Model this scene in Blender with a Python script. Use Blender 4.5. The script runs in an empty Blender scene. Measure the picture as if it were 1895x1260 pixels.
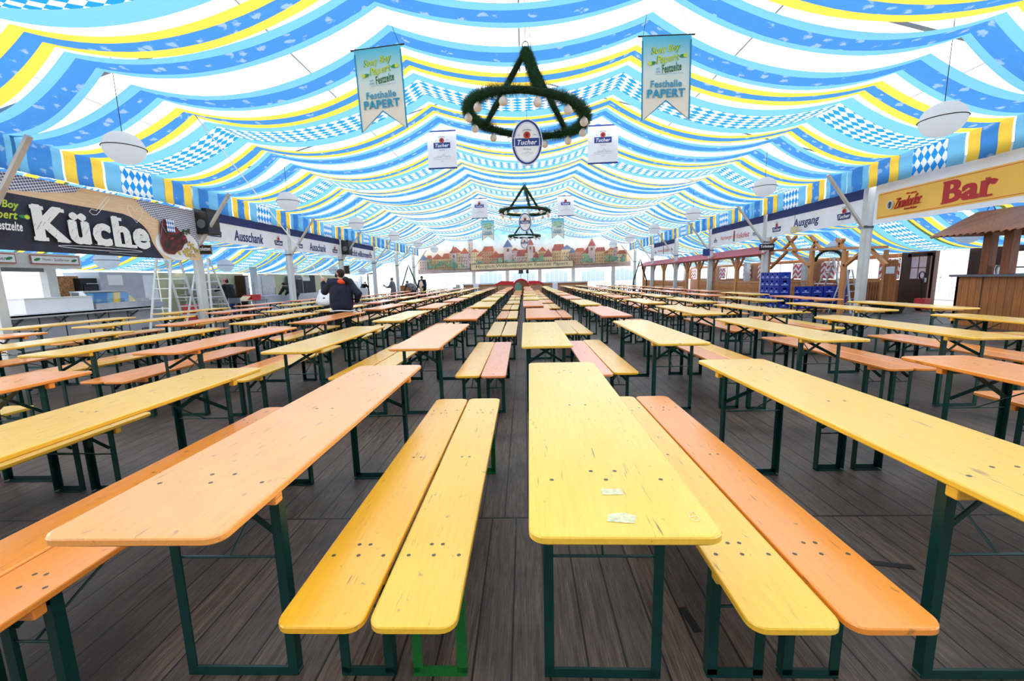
import bpy, bmesh, math, random
from mathutils import Vector, Matrix, noise as mnoise
C = bpy.context.scene.collection
PI = math.pi
rnd = random.Random(7)

# ------------------------------------------------------------------ camera
F, H, PITCH, YAW, ROLL = 765.87, 1.4214, .1485, -.0315, -.0241
cy_, sy_, cp_, sp_ = math.cos(YAW), math.sin(YAW), math.cos(PITCH), math.sin(PITCH)
W_ = Vector((sy_*cp_, cy_*cp_, -sp_)); R_ = Vector((cy_, -sy_, 0)); U_ = R_.cross(W_)
R_, U_ = math.cos(ROLL)*R_+math.sin(ROLL)*U_, -math.sin(ROLL)*R_+math.cos(ROLL)*U_
cam_d = bpy.data.cameras.new('camera'); cam = bpy.data.objects.new('camera', cam_d); C.objects.link(cam)
cam_d.sensor_width = 36; cam_d.lens = 36*F/1895; cam_d.clip_start = .05; cam_d.clip_end = 300
m = Matrix((R_, U_, -W_)).transposed().to_4x4(); m.translation = Vector((0, 0, H)); cam.matrix_world = m
bpy.context.scene.camera = cam
def ray(px, py):
    d = W_+(px-947.5)/F*R_-(py-630)/F*U_
    return d/d[1]
def at_x(px, py, x):
    d = ray(px, py); d = d*(x/d[0]); return Vector((d[0], d[1], d[2]+H))
def at_y(px, py, y):
    d = ray(px, py)*y; return Vector((d[0], d[1], d[2]+H))
def at_z(px, py, z):
    d = ray(px, py); d = d*((z-H)/d[2]); return Vector((d[0], d[1], z))
def proj(p):
    d = Vector(p)-Vector((0, 0, H)); k = d.dot(W_)
    if k < .05: return None
    return 947.5+F*d.dot(R_)/k, 630-F*d.dot(U_)/k

# ------------------------------------------------------------------ materials
def lin(h):
    h = h.lstrip('#'); o = []
    for i in (0, 2, 4):
        c = int(h[i:i+2], 16)/255
        o.append(c/12.92 if c <= .04045 else ((c+.055)/1.055)**2.4)
    return (*o, 1)
class NT:
    def __init__(s, name):
        s.m = bpy.data.materials.new(name); s.m.use_nodes = True; s.t = s.m.node_tree; s.t.nodes.clear()
        s.out = s.t.nodes.new('ShaderNodeOutputMaterial')
    def n(s, typ, **kw):
        nd = s.t.nodes.new(typ)
        for k, v in kw.items():
            if k.startswith('i_'):
                key = k[2:]; key = int(key) if key.isdigit() else key.replace('_', ' ')
                nd.inputs[key].default_value = v
            else: setattr(nd, k, v)
        return nd
    def l(s, a, ao, b, bi): s.t.links.new(a.outputs[ao], b.inputs[bi])
    def math(s, op, a, b=None, c=None):
        nd = s.n('ShaderNodeMath', operation=op)
        for i, v in enumerate((a, b, c)):
            if v is None: continue
            if isinstance(v, (int, float)): nd.inputs[i].default_value = v
            else: s.t.links.new(v, nd.inputs[i])
        return nd.outputs[0]
    def mix(s, fac, a, b, blend='MIX'):
        nd = s.n('ShaderNodeMix', data_type='RGBA', blend_type=blend)
        for i, v in ((0, fac), (6, a), (7, b)):
            if isinstance(v, (int, float, tuple)): nd.inputs[i].default_value = v
            else: s.t.links.new(v, nd.inputs[i])
        return nd.outputs[2]
def pmat(name, hexc, rough=.6, metal=0, var=.08, scale=6, emit=0, coat=0, stretch=None, bump=0):
    t = NT(name); b = t.n('ShaderNodeBsdfPrincipled'); b.inputs['Roughness'].default_value = rough
    b.inputs['Metallic'].default_value = metal; b.inputs['Coat Weight'].default_value = coat
    c = lin(hexc); tc = t.n('ShaderNodeTexCoord'); mp = t.n('ShaderNodeMapping'); t.l(tc, 'Object', mp, 0)
    if stretch: mp.inputs['Scale'].default_value = stretch
    nz = t.n('ShaderNodeTexNoise'); nz.inputs['Scale'].default_value = scale; nz.inputs['Detail'].default_value = 4; t.l(mp, 0, nz, 'Vector')
    f = t.math('MULTIPLY_ADD', nz.outputs[0], 1.6, -.3)
    d = tuple(x*(1-var*2) for x in c[:3])+(1,); e = tuple(min(1, x*(1+var)) for x in c[:3])+(1,)
    t.t.links.new(t.mix(f, d, e), b.inputs['Base Color'])
    if emit: b.inputs['Emission Color'].default_value = c; b.inputs['Emission Strength'].default_value = emit
    if bump:
        bp = t.n('ShaderNodeBump'); bp.inputs['Strength'].default_value = bump; bp.inputs['Distance'].default_value = .01
        t.l(nz, 0, bp, 'Height'); t.l(bp, 0, b, 'Normal')
    t.l(b, 0, t.out, 0); return t.m
def wood(name, hexc, hex2, rough=.5, axis='y', board=0):
    t = NT(name); b = t.n('ShaderNodeBsdfPrincipled'); b.inputs['Roughness'].default_value = rough
    tc = t.n('ShaderNodeTexCoord'); mp = t.n('ShaderNodeMapping'); t.l(tc, 'Object', mp, 0)
    mp.inputs['Scale'].default_value = {'y': (14, 1, 14), 'z': (14, 14, 1), 'x': (1, 14, 14)}[axis]
    nz = t.n('ShaderNodeTexNoise'); nz.inputs['Scale'].default_value = 2.2; nz.inputs['Detail'].default_value = 5; nz.inputs['Distortion'].default_value = .6
    t.l(mp, 0, nz, 'Vector')
    f = t.math('MULTIPLY_ADD', nz.outputs[0], 2.2, -.6)
    nd = t.n('ShaderNodeMath', operation='ADD', use_clamp=True); t.t.links.new(f, nd.inputs[0]); nd.inputs[1].default_value = 0
    col = t.mix(nd.outputs[0], lin(hexc), lin(hex2))
    if board:
        sx = t.n('ShaderNodeSeparateXYZ'); t.l(tc, 'Object', sx, 0)
        co = t.math('ADD', sx.outputs[0], sx.outputs[1]) if axis == 'z' else sx.outputs[2]
        fr = t.math('FRACT', t.math('DIVIDE', co, board)); gap = t.math('LESS_THAN', fr, .06)
        wn = t.n('ShaderNodeTexWhiteNoise', noise_dimensions='1D'); t.t.links.new(t.math('FLOOR', t.math('DIVIDE', co, board)), wn.inputs['W'])
        col = t.mix(t.math('MULTIPLY', wn.outputs[0], .3), col, (col and (.05, .02, .01, 1)))
        col = t.mix(t.math('MULTIPLY', gap, .75), col, (.01, .006, .004, 1))
    t.t.links.new(col, b.inputs['Base Color']); t.l(b, 0, t.out, 0); return t.m
def membrane(name, hexc, trans=.9, hexd=None):
    t = NT(name); d = t.n('ShaderNodeBsdfDiffuse'); tr = t.n('ShaderNodeBsdfTranslucent'); mx = t.n('ShaderNodeMixShader')
    d.inputs[0].default_value = lin(hexd or hexc); tr.inputs[0].default_value = lin(hexc); mx.inputs[0].default_value = trans
    t.l(d, 0, mx, 1); t.l(tr, 0, mx, 2); t.l(mx, 0, t.out, 0); return t.m
def cloth(name, kind, trans=.78):
    """thin dyed fabric lit through; kind: plain hex, 'cloud' or 'check'; UV in metres"""
    t = NT(name); uv = t.n('ShaderNodeUVMap'); sx = t.n('ShaderNodeSeparateXYZ'); t.l(uv, 0, sx, 0)
    u, v = sx.outputs[0], sx.outputs[1]
    if kind == 'cloud':
        mp = t.n('ShaderNodeMapping'); t.l(uv, 0, mp, 0); mp.inputs['Scale'].default_value = (3.4, 3.2, 1); mp.inputs['Rotation'].default_value = (0, 0, .5)
        vo = t.n('ShaderNodeTexVoronoi', feature='F1'); vo.inputs['Scale'].default_value = 1.15; t.l(mp, 0, vo, 'Vector')
        nz = t.n('ShaderNodeTexNoise'); nz.inputs['Scale'].default_value = 3.2; nz.inputs['Detail'].default_value = 4; t.l(mp, 0, nz, 'Vector')
        s = t.math('SUBTRACT', t.math('ADD', vo.outputs['Distance'], t.math('MULTIPLY', nz.outputs[0], .75)), .56)
        f = t.n('ShaderNodeMapRange'); f.inputs[1].default_value = .10; f.inputs[2].default_value = -.02; t.t.links.new(s, f.inputs[0])
        col = t.mix(t.math('MULTIPLY', f.outputs[0], .5), lin('4c92de'), lin('c8dcf2'))
    elif kind == 'check':
        a = t.math('ADD', t.math('DIVIDE', u, .26), t.math('DIVIDE', v, .17)); b = t.math('SUBTRACT', t.math('DIVIDE', u, .26), t.math('DIVIDE', v, .17))
        par = t.math('FLOORED_MODULO', t.math('ADD', t.math('FLOOR', a), t.math('FLOOR', b)), 2)
        col = t.mix(par, lin('2f9cf0'), lin('f7fbff'))
    else: col = t.mix(0, lin(kind), lin(kind))
    mp2 = t.n('ShaderNodeMapping'); t.l(uv, 0, mp2, 0); mp2.inputs['Scale'].default_value = (.7, 16, 1)
    nz2 = t.n('ShaderNodeTexNoise'); nz2.inputs['Scale'].default_value = 1.6; nz2.inputs['Detail'].default_value = 3; t.l(mp2, 0, nz2, 'Vector')
    bp = t.n('ShaderNodeBump'); bp.inputs['Strength'].default_value = .5; bp.inputs['Distance'].default_value = .02; t.l(nz2, 0, bp, 'Height')
    d = t.n('ShaderNodeBsdfDiffuse'); tr = t.n('ShaderNodeBsdfTranslucent'); mx = t.n('ShaderNodeMixShader'); mx.inputs[0].default_value = trans
    t.t.links.new(t.mix(1.0, col, (.5, .5, .5, 1), 'MULTIPLY'), tr.inputs[0]); t.t.links.new(col, d.inputs[0])
    for s in (d, tr): t.l(bp, 0, s, 'Normal')
    t.l(d, 0, mx, 1); t.l(tr, 0, mx, 2); t.l(mx, 0, t.out, 0); return t.m
def lacquered_plank():
    t = NT('lacquered_plank'); b = t.n('ShaderNodeBsdfPrincipled'); oi = t.n('ShaderNodeObjectInfo')
    tc = t.n('ShaderNodeTexCoord'); ofs = t.n('ShaderNodeVectorMath', operation='SCALE'); cmb = t.n('ShaderNodeCombineXYZ')
    for i in range(3): t.l(oi, 'Random', cmb, i)
    t.l(cmb, 0, ofs, 0); ofs.inputs['Scale'].default_value = 37
    ad = t.n('ShaderNodeVectorMath', operation='ADD'); t.l(tc, 'Object', ad, 0); t.l(ofs, 0, ad, 1)
    def nz(scale, st, det=4, dist=0):
        mp = t.n('ShaderNodeMapping'); mp.inputs['Scale'].default_value = st; t.l(ad, 0, mp, 0)
        q = t.n('ShaderNodeTexNoise'); q.inputs['Scale'].default_value = scale; q.inputs['Detail'].default_value = det; q.inputs['Distortion'].default_value = dist
        t.l(mp, 0, q, 'Vector'); return q.outputs[0]
    def rng(v, a, b_, c=0, d=1):
        q = t.n('ShaderNodeMapRange'); t.t.links.new(v, q.inputs[0])
        for i, x in enumerate((a, b_, c, d)): q.inputs[1+i].default_value = x
        return q.outputs[0]
    grain = nz(9, (9, .7, 9), 6, .5); broad = nz(2, (1.5, 1, 1), 2)
    col = t.mix(rng(grain, .38, .75, 0, .22), oi.outputs['Color'], t.mix(1.0, oi.outputs['Color'], (.62, .42, .22, 1), 'MULTIPLY'))
    col = t.mix(rng(broad, .4, .65, 0, .25), col, t.mix(1.0, oi.outputs['Color'], (1, .84, .62, 1), 'MULTIPLY'))
    scr = nz(5, (22, 1.3, 22), 3); spot = nz(1.7, (5, 3.2, 5), 2)
    f = t.math('MULTIPLY', rng(scr, .64, .72), rng(spot, .45, .6, 0, .8))
    col = t.mix(f, col, lin('5a4330'))
    vo = t.n('ShaderNodeTexVoronoi'); vo.inputs['Scale'].default_value = 4.2; mp = t.n('ShaderNodeMapping'); mp.inputs['Scale'].default_value = (1.25, .55, 1); t.l(ad, 0, mp, 0); t.l(mp, 0, vo, 'Vector')
    col = t.mix(rng(vo.outputs['Distance'], .085, .03, 0, .6), col, lin('8a5a1c'))
    st2 = nz(26, (1, .8, 1), 2); col = t.mix(rng(st2, .70, .76, 0, .45), col, lin('54503c'))
    t.t.links.new(col, b.inputs['Base Color'])
    b.inputs['Roughness'].default_value = .36; b.inputs['Coat Weight'].default_value = .6; b.inputs['Coat Roughness'].default_value = .2; b.inputs['Coat IOR'].default_value = 1.6
    bp = t.n('ShaderNodeBump'); bp.inputs['Strength'].default_value = .12; bp.inputs['Distance'].default_value = .004; t.t.links.new(grain, bp.inputs['Height']); t.l(bp, 0, b, 'Normal')
    t.l(b, 0, t.out, 0); return t.m
def floor_mat():
    t = NT('worn_floor_planks'); b = t.n('ShaderNodeBsdfPrincipled'); tc = t.n('ShaderNodeTexCoord'); sx = t.n('ShaderNodeSeparateXYZ'); t.l(tc, 'Object', sx, 0)
    x, y = sx.outputs[0], sx.outputs[1]
    row = t.math('FLOOR', t.math('DIVIDE', t.math('SUBTRACT', y, 2.3), 4.9))
    xs = t.math('ADD', x, t.math('MULTIPLY', row, .07))
    xd = t.math('DIVIDE', xs, .142); px = t.math('FLOOR', xd); fx = t.math('FRACT', xd)
    wn = t.n('ShaderNodeTexWhiteNoise', noise_dimensions='2D'); cb = t.n('ShaderNodeCombineXYZ'); t.t.links.new(px, cb.inputs[0]); t.t.links.new(row, cb.inputs[1]); t.l(cb, 0, wn, 'Vector')
    gap = t.math('LESS_THAN', t.math('ABSOLUTE', t.math('SUBTRACT', fx, .5)), .47)
    fy = t.math('FRACT', t.math('DIVIDE', t.math('SUBTRACT', y, 2.3), 4.9)); gy = t.math('MULTIPLY', t.math('GREATER_THAN', fy, .0016), t.math('LESS_THAN', fy, .9984))
    # long board butt joints, different for each plank
    j = t.math('FRACT', t.math('ADD', t.math('DIVIDE', y, 2.45), t.math('MULTIPLY', wn.outputs[0], 7))); gj = t.math('GREATER_THAN', j, .002)
    seam = t.math('MULTIPLY', t.math('MULTIPLY', gap, gy), 1)
    off = t.n('ShaderNodeCombineXYZ'); t.t.links.new(t.math('ADD', x, t.math('MULTIPLY', wn.outputs[0], 9)), off.inputs[0]); t.t.links.new(y, off.inputs[1])
    def nz(scale, st, det=6, dist=.4):
        mp = t.n('ShaderNodeMapping'); mp.inputs['Scale'].default_value = st; t.l(off, 0, mp, 0)
        q = t.n('ShaderNodeTexNoise'); q.inputs['Scale'].default_value = scale; q.inputs['Detail'].default_value = det; q.inputs['Distortion'].default_value = dist; t.l(mp, 0, q, 'Vector'); return q.outputs[0]
    g1 = nz(3, (16, .9, 1)); g2 = nz(7, (30, 1.2, 1), 5, 0)
    mp = t.n('ShaderNodeMapping'); t.l(tc, 'Object', mp, 0); dn = t.n('ShaderNodeTexNoise'); dn.inputs['Scale'].default_value = 1.3; dn.inputs['Detail'].default_value = 6; t.l(mp, 0, dn, 'Vector')
    def rng(v, a, b_, c=0, d=1):
        q = t.n('ShaderNodeMapRange'); t.t.links.new(v, q.inputs[0])
        for i, k in enumerate((a, b_, c, d)): q.inputs[1+i].default_value = k
        return q.outputs[0]
    col = t.mix(rng(g1, .3, .7), lin('372e29'), lin('7d6a5a'))
    col = t.mix(rng(wn.outputs[0], 0, 1, 0, .6), col, lin('4c433e'))
    col = t.mix(rng(g2, .50, .66, 0, .7), col, lin('241d1a'))
    col = t.mix(rng(dn.outputs[0], .50, .68, 0, .75), col, lin('1e1917'))
    col = t.mix(rng(g2, .36, .28, 0, .5), col, lin('a08c74'))
    col = t.mix(seam, (.004, .003, .003, 1), col)
    t.t.links.new(col, b.inputs['Base Color']); t.t.links.new(rng(g1, .3, .7, .42, .62), b.inputs['Roughness'])
    bp = t.n('ShaderNodeBump'); bp.inputs['Strength'].default_value = .35; bp.inputs['Distance'].default_value = .006
    t.t.links.new(t.math('ADD', t.math('MULTIPLY', seam, 1.2), t.math('MULTIPLY', g1, .5)), bp.inputs['Height']); t.l(bp, 0, b, 'Normal')
    t.l(b, 0, t.out, 0); return t.m
def glassy(name, hexc, alpha=.35, rough=.05):
    t = NT(name); g = t.n('ShaderNodeBsdfGlossy'); g.inputs[0].default_value = (.9, .95, 1, 1); g.inputs['Roughness'].default_value = rough
    tr = t.n('ShaderNodeBsdfTransparent'); tr.inputs[0].default_value = lin(hexc); mx = t.n('ShaderNodeMixShader'); mx.inputs[0].default_value = alpha
    t.l(tr, 0, mx, 1); t.l(g, 0, mx, 2); t.l(mx, 0, t.out, 0); return t.m
M = {}
def setup_materials():
    M['plank'] = lacquered_plank(); M['floor'] = floor_mat()
    M['green'] = pmat('dark_green_steel', '063c36', .38, .2, .15, 20)
    M['screw'] = pmat('screw_steel', '6b6152', .4, .6, .1, 30)
    M['roof'] = membrane('white_roof_membrane', 'ffffff', .97)
    M['sidewhite'] = membrane('white_side_sheeting', 'fbfcff', .93)
    M['dimsheet'] = membrane('added_dimming_sheet', '8f959c', .3)
    M['cloud'] = cloth('blue_cloud_fabric', 'cloud'); M['check'] = cloth('blue_white_lozenge_fabric', 'check')
    M['yellow'] = cloth('yellow_fabric', 'ffd958'); M['lblue'] = cloth('pale_blue_fabric', '7ec6f0')
    M['alu'] = pmat('white_painted_beam', 'd9dad8', .4, .2, .06, 5); M['post'] = pmat('off_white_pillar_paint', 'cfcfcb', .45, 0, .1, 3)
    M['steel'] = pmat('brushed_steel', 'c0c4c8', .3, .45, .1, 8); M['dsteel'] = pmat('grey_steel', '6e7076', .45, .5, .1, 8)
    M['black'] = pmat('black_plastic', '0b0b0d', .5); M['wire'] = pmat('dark_wire', '22242a', .5)
    M['white'] = pmat('white_print', 'f4f4f6', .6, 0, .03); M['canvas'] = pmat('white_banner_cloth', 'eef0f6', .8, 0, .05, 2)
    M['navy'] = pmat('navy_print', '1b3070', .7, 0, .12, 2); M['tblue'] = pmat('royal_blue_print', '1d3a86', .6, 0, .06)
    M['red'] = pmat('red_print', 'c8281e', .6); M['crimson'] = pmat('crimson_print', 'b52026', .6); M['gold'] = pmat('gold_print', 'b58a45', .5)
    M['grey'] = pmat('grey_print', '9a9ca4', .7); M['ink'] = pmat('ink_print', '2a2a30', .7)
    M['amber'] = pmat('amber_sign_face', 'f3bd4a', .5, 0, .04, 2)
    M['slate'] = pmat('slate_print', '2e2f42', .75, 0, .25, 3); M['chalk'] = pmat('chalk_print', 'f2f1ee', .7, 0, .1, 20, stretch=(6, 6, 1))
    M['beige'] = pmat('beige_wood_print', 'eccaa0', .7, 0, .08, 3, stretch=(1, 1, 8))
    M['meat'] = pmat('roast_print', '6a1f1a', .6, 0, .7, 16); M['meat2'] = pmat('dark_roast_print', '3c1312', .6, 0, .6, 20)
    M['noodle'] = pmat('noodle_print', 'e3bd66', .6, 0, .4, 26); M['herb'] = pmat('herb_print', '2e4a2c', .6, 0, .6, 30)
    M['limeprint'] = pmat('lime_print', 'c6d733', .6); M['greenprint'] = pmat('green_print', '2c8a4a', .6); M['teal'] = pmat('teal_print', '2a93b8', .6)
    M['dgreenprint'] = pmat('dark_green_print', '1c6a3c', .6)
    M['pine'] = pmat('green_tinsel_needles', '1a5426', .7, 0, .5, 30); M['pined'] = pmat('garland_core', '0f3016', .8, 0, .3, 20)
    M['bulb'] = membrane('opal_bulb_glass', 'f6efe8', .4); M['globe'] = membrane('opal_lamp_glass', 'f2f4f6', .8, 'f4f6f8')
    M['larch'] = wood('pale_larch', 'd29458', 'b87440', .5, 'z'); M['larchy'] = wood('pale_larch_rail', 'd29458', 'b87440', .5, 'y')
    M['panelwood'] = wood('orange_wood_cladding', 'c47a3c', '9c5a2a', .5, 'z', .11)
    M['barwood'] = wood('bar_front_boards', 'c07838', '9a5a26', .45, 'z', .16)
    M['darkwood'] = wood('dark_brown_boards', '4a2413', '331708', .45, 'z', .14); M['brownwood'] = wood('brown_posts', '94542a', '6e3a18', .5, 'z')
    M['shingle'] = wood('brown_roof_boards', 'b9764c', '94583a', .6, 'z', .16); M['redroof'] = pmat('dusty_red_roof', 'a8404e', .6, 0, .15, 4)
    M['cream'] = pmat('cream_wall', 'd8cfa4', .7, 0, .05, 2); M['kgrey'] = pmat('kitchen_grey', 'bcbec6', .5, .0, .08, 3)
    M['cream2'] = pmat('worn_paper', 'f6e6b8', .7, 0, .25, 60); M['green2'] = pmat('bright_green_steel', '17702c', .4, .1, .15, 20); M['pk'] = pmat('pink_cloth', 'e8b4c0', .8)
    M['osb'] = pmat('strand_board', 'b5824c', .8, 0, .4, 20); M['orange'] = pmat('orange_plastic', 'f0782a', .5)
    M['crate'] = pmat('blue_crate_plastic', '1230a4', .4, 0, .1, 5); M['crateprint'] = pmat('pale_crate_print', 'a8bce8', .6)
    M['redplastic'] = pmat('red_plastic', 'c8202c', .5); M['glass'] = glassy('clear_glass', 'cfe0e4', .3)
    M['pane'] = glassy('window_pane', 'f4f8ff', .08)
    M['skin'] = pmat('skin', 'd8a184', .55, 0, .06); M['beard'] = pmat('dark_hair', '2b1a14', .8, 0, .3, 40); M['lip'] = pmat('lip', '9c5248', .6)
    M['navyj'] = pmat('navy_jacket_cloth', '0a1030', .75, 0, .2, 5); M['trous'] = pmat('black_trouser_cloth', '0c0d14', .8, 0, .2, 5)
    M['rorange'] = pmat('orange_lining', 'f2542c', .7); M['brown'] = pmat('brown_cloth', '3a3430', .8, 0, .2, 6)
    M['greycoat'] = pmat('grey_coat_cloth', '6e6a72', .8, 0, .15, 6); M['wshirt'] = pmat('white_shirt_cloth', 'eeeef2', .8); M['apron'] = pmat('beige_apron_cloth', 'e2cdb8', .8)
    M['jean'] = pmat('blue_jeans_cloth', '24427c', .8, 0, .15, 8); M['pinkcap'] = pmat('pink_cap_cloth', 'e0606a', .8); M['oliv'] = pmat('olive_cloth', '2c2a20', .8)
setup_materials()

# ------------------------------------------------------------------ mesh builder
class MB:
    def __init__(s): s.v = []; s.f = []; s.mi = []; s.mats = []; s.uv = None
    def mat(s, m):
        if m not in s.mats: s.mats.append(m)
        return s.mats.index(m)
    def add(s, vs, fs, m):
        k = len(s.v); i = s.mat(m); s.v += [tuple(v) for v in vs]; s.f += [tuple(a+k for a in f) for f in fs]; s.mi += [i]*len(fs); return s
    def box(s, c, d, m, rot=None):
        c = Vector(c); h = Vector(d)/2; vs = []
        for x in (-1, 1):
            for y in (-1, 1):
                for z in (-1, 1):
                    p = Vector((x*h.x, y*h.y, z*h.z))
                    if rot: p = rot @ p
                    vs.append(c+p)
        return s.add(vs, [(0, 1, 3, 2), (4, 6, 7, 5), (0, 4, 5, 1), (2, 3, 7, 6), (0, 2, 6, 4), (1, 5, 7, 3)], m)
    def bx(s, x0, x1, y0, y1, z0, z1, m): return s.box(((x0+x1)/2, (y0+y1)/2, (z0+z1)/2), (abs(x1-x0), abs(y1-y0), abs(z1-z0)), m)
    def bar(s, a, b, w, h, m, up=(0, 0, 1)):
        a = Vector(a); b = Vector(b); d = (b-a); L = d.length; d.normalize(); u = Vector(up)
        if abs(d.dot(u)) > .98: u = Vector((0, 1, 0))
        x = d.cross(u).normalized(); z = x.cross(d).normalized(); R = Matrix((x, d, z)).transposed()
        return s.box((a+b)/2, (w, L, h), m, R)
    def tube(s, pts, r, m, n=8, cap=True, rs=None):
        pts = [Vector(p) for p in pts]; vs = []; fs = []; prev = None
        for i, p in enumerate(pts):
            d = (pts[min(i+1, len(pts)-1)]-pts[max(i-1, 0)]).normalized()
            if prev is None:
                u = Vector((0, 0, 1)) if abs(d.z) < .9 else Vector((1, 0, 0)); x = d.cross(u).normalized()
            else: x = (prev-d*prev.dot(d)).normalized()
            prev = x; y = d.cross(x); rr = rs[i] if rs else r
            for k in range(n): a = 2*PI*k/n; vs.append(p+x*math.cos(a)*rr+y*math.sin(a)*rr)
        for i in range(len(pts)-1):
            for k in range(n): k2 = (k+1) % n; fs.append((i*n+k, i*n+k2, (i+1)*n+k2, (i+1)*n+k))
        if cap: fs += [tuple(range(n))[::-1], tuple(range((len(pts)-1)*n, len(pts)*n))]
        return s.add(vs, fs, m)
    def lathe(s, prof, m, c=(0, 0, 0), n=24):
        vs = []; fs = []
        for r, z in prof:
            for k in range(n): a = 2*PI*k/n; vs.append((c[0]+r*math.cos(a), c[1]+r*math.sin(a), c[2]+z))
        for i in range(len(prof)-1):
            for k in range(n): k2 = (k+1) % n; fs.append((i*n+k, i*n+k2, (i+1)*n+k2, (i+1)*n+k))
        fs += [tuple(range(n))[::-1], tuple(range((len(prof)-1)*n, len(prof)*n))]
        return s.add(vs, fs, m)
    def ell(s, c, r, m, R=None, n=16, k=10):
        vs = []; fs = []; c = Vector(c)
        for i in range(k+1):
            t = PI*i/k
            for j in range(n):
                a = 2*PI*j/n; p = Vector((r[0]*math.sin(t)*math.cos(a), r[1]*math.sin(t)*math.sin(a), r[2]*math.cos(t)))
                if R: p = R @ p
                vs.append(c+p)
        for i in range(k):
            for j in range(n): j2 = (j+1) % n; fs.append((i*n+j, (i+1)*n+j, (i+1)*n+j2, i*n+j2))
        return s.add(vs, fs, m)
    def prism(s, poly, y0, y1, m, T=lambda a, b, y: (a, y, b)):
        n = len(poly); vs = [T(a, b, y0) for a, b in poly]+[T(a, b, y1) for a, b in poly]
        fs = [tuple(range(n)), tuple(range(n, 2*n))[::-1]]+[(i, i+n, (i+1) % n+n, (i+1) % n) for i in range(n)]
        return s.add(vs, fs, m)
    def mesh(s, name, smooth=False):
        me = bpy.data.meshes.new(name); me.from_pydata(s.v, [], s.f)
        for mm in s.mats: me.materials.append(mm)
        me.polygons.foreach_set('material_index', s.mi)
        if s.uv:
            l = me.uv_layers.new(name='UVMap')
            for lp in me.loops: l.data[lp.index].uv = s.uv[lp.vertex_index]
        bm = bmesh.new(); bm.from_mesh(me)
        if not s.uv: bmesh.ops.remove_doubles(bm, verts=bm.verts, dist=1e-6)
        if not s.uv: bmesh.ops.recalc_face_normals(bm, faces=bm.faces)
        bm.to_mesh(me); bm.free()
        if smooth: me.polygons.foreach_set('use_smooth', [True]*len(me.polygons))
        me.update(); return me
    def obj(s, name, parent=None, smooth=False, loc=None, **tg):
        o = bpy.data.objects.new(name, s.mesh(name, smooth)); C.objects.link(o)
        if parent: o.parent = parent
        if loc: o.location = loc
        if tg: tag(o, **tg)
        return o
def tag(o, label=None, cat=None, group=None, kind=None):
    if label: o['label'] = label
    if cat: o['category'] = cat
    if group: o['group'] = group
    if kind: o['kind'] = kind
    return o
def empty(name, loc, label, cat, group=None, rz=0):
    o = bpy.data.objects.new(name, None); C.objects.link(o); o.location = loc; o.rotation_euler = (0, 0, rz); o.empty_display_size = .1
    return tag(o, label, cat, group)
def copy_tree(o, parent=None):
    c = o.copy(); C.objects.link(c)
    if parent is not None: c.parent = parent
    for ch in list(o.children): copy_tree(ch, c)
    return c
ORD = ['front', 'second', 'third', 'fourth', 'fifth', 'sixth', 'seventh', 'eighth', 'ninth', 'tenth', 'eleventh', 'twelfth']
def bevel(o, w, seg=2):
    b = o.modifiers.new('bevel', 'BEVEL'); b.width = w; b.segments = seg; b.limit_method = 'ANGLE'; return o

# ------------------------------------------------------------------ printed panels with lettering
_tc = {}
SC2 = bpy.data.scenes.new('scratch')
def evaluated_mesh(o):
    SC2.collection.objects.link(o); vl = SC2.view_layers[0]; vl.update(); me = bpy.data.meshes.new_from_object(o.evaluated_get(vl.depsgraph))
    bpy.data.objects.remove(o); return me
def text_mesh(s, bold):
    key = (s, bold)
    if key in _tc: return _tc[key]
    cu = bpy.data.curves.new('t', 'FONT'); cu.body = s; cu.size = 1; cu.offset = min(bold, .022); cu.space_character = 1+bold*2.2; cu.resolution_u = 3
    o = bpy.data.objects.new('t', cu); me = evaluated_mesh(o); vs = [(v.co.x, v.co.y) for v in me.vertices]; fs = [tuple(p.vertices) for p in me.polygons]
    bpy.data.curves.remove(cu); bpy.data.meshes.remove(me)
    xs = [v[0] for v in vs]; ys = [v[1] for v in vs]
    _tc[key] = (vs, fs, min(xs), max(xs), min(ys), max(ys)); return _tc[key]
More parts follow.
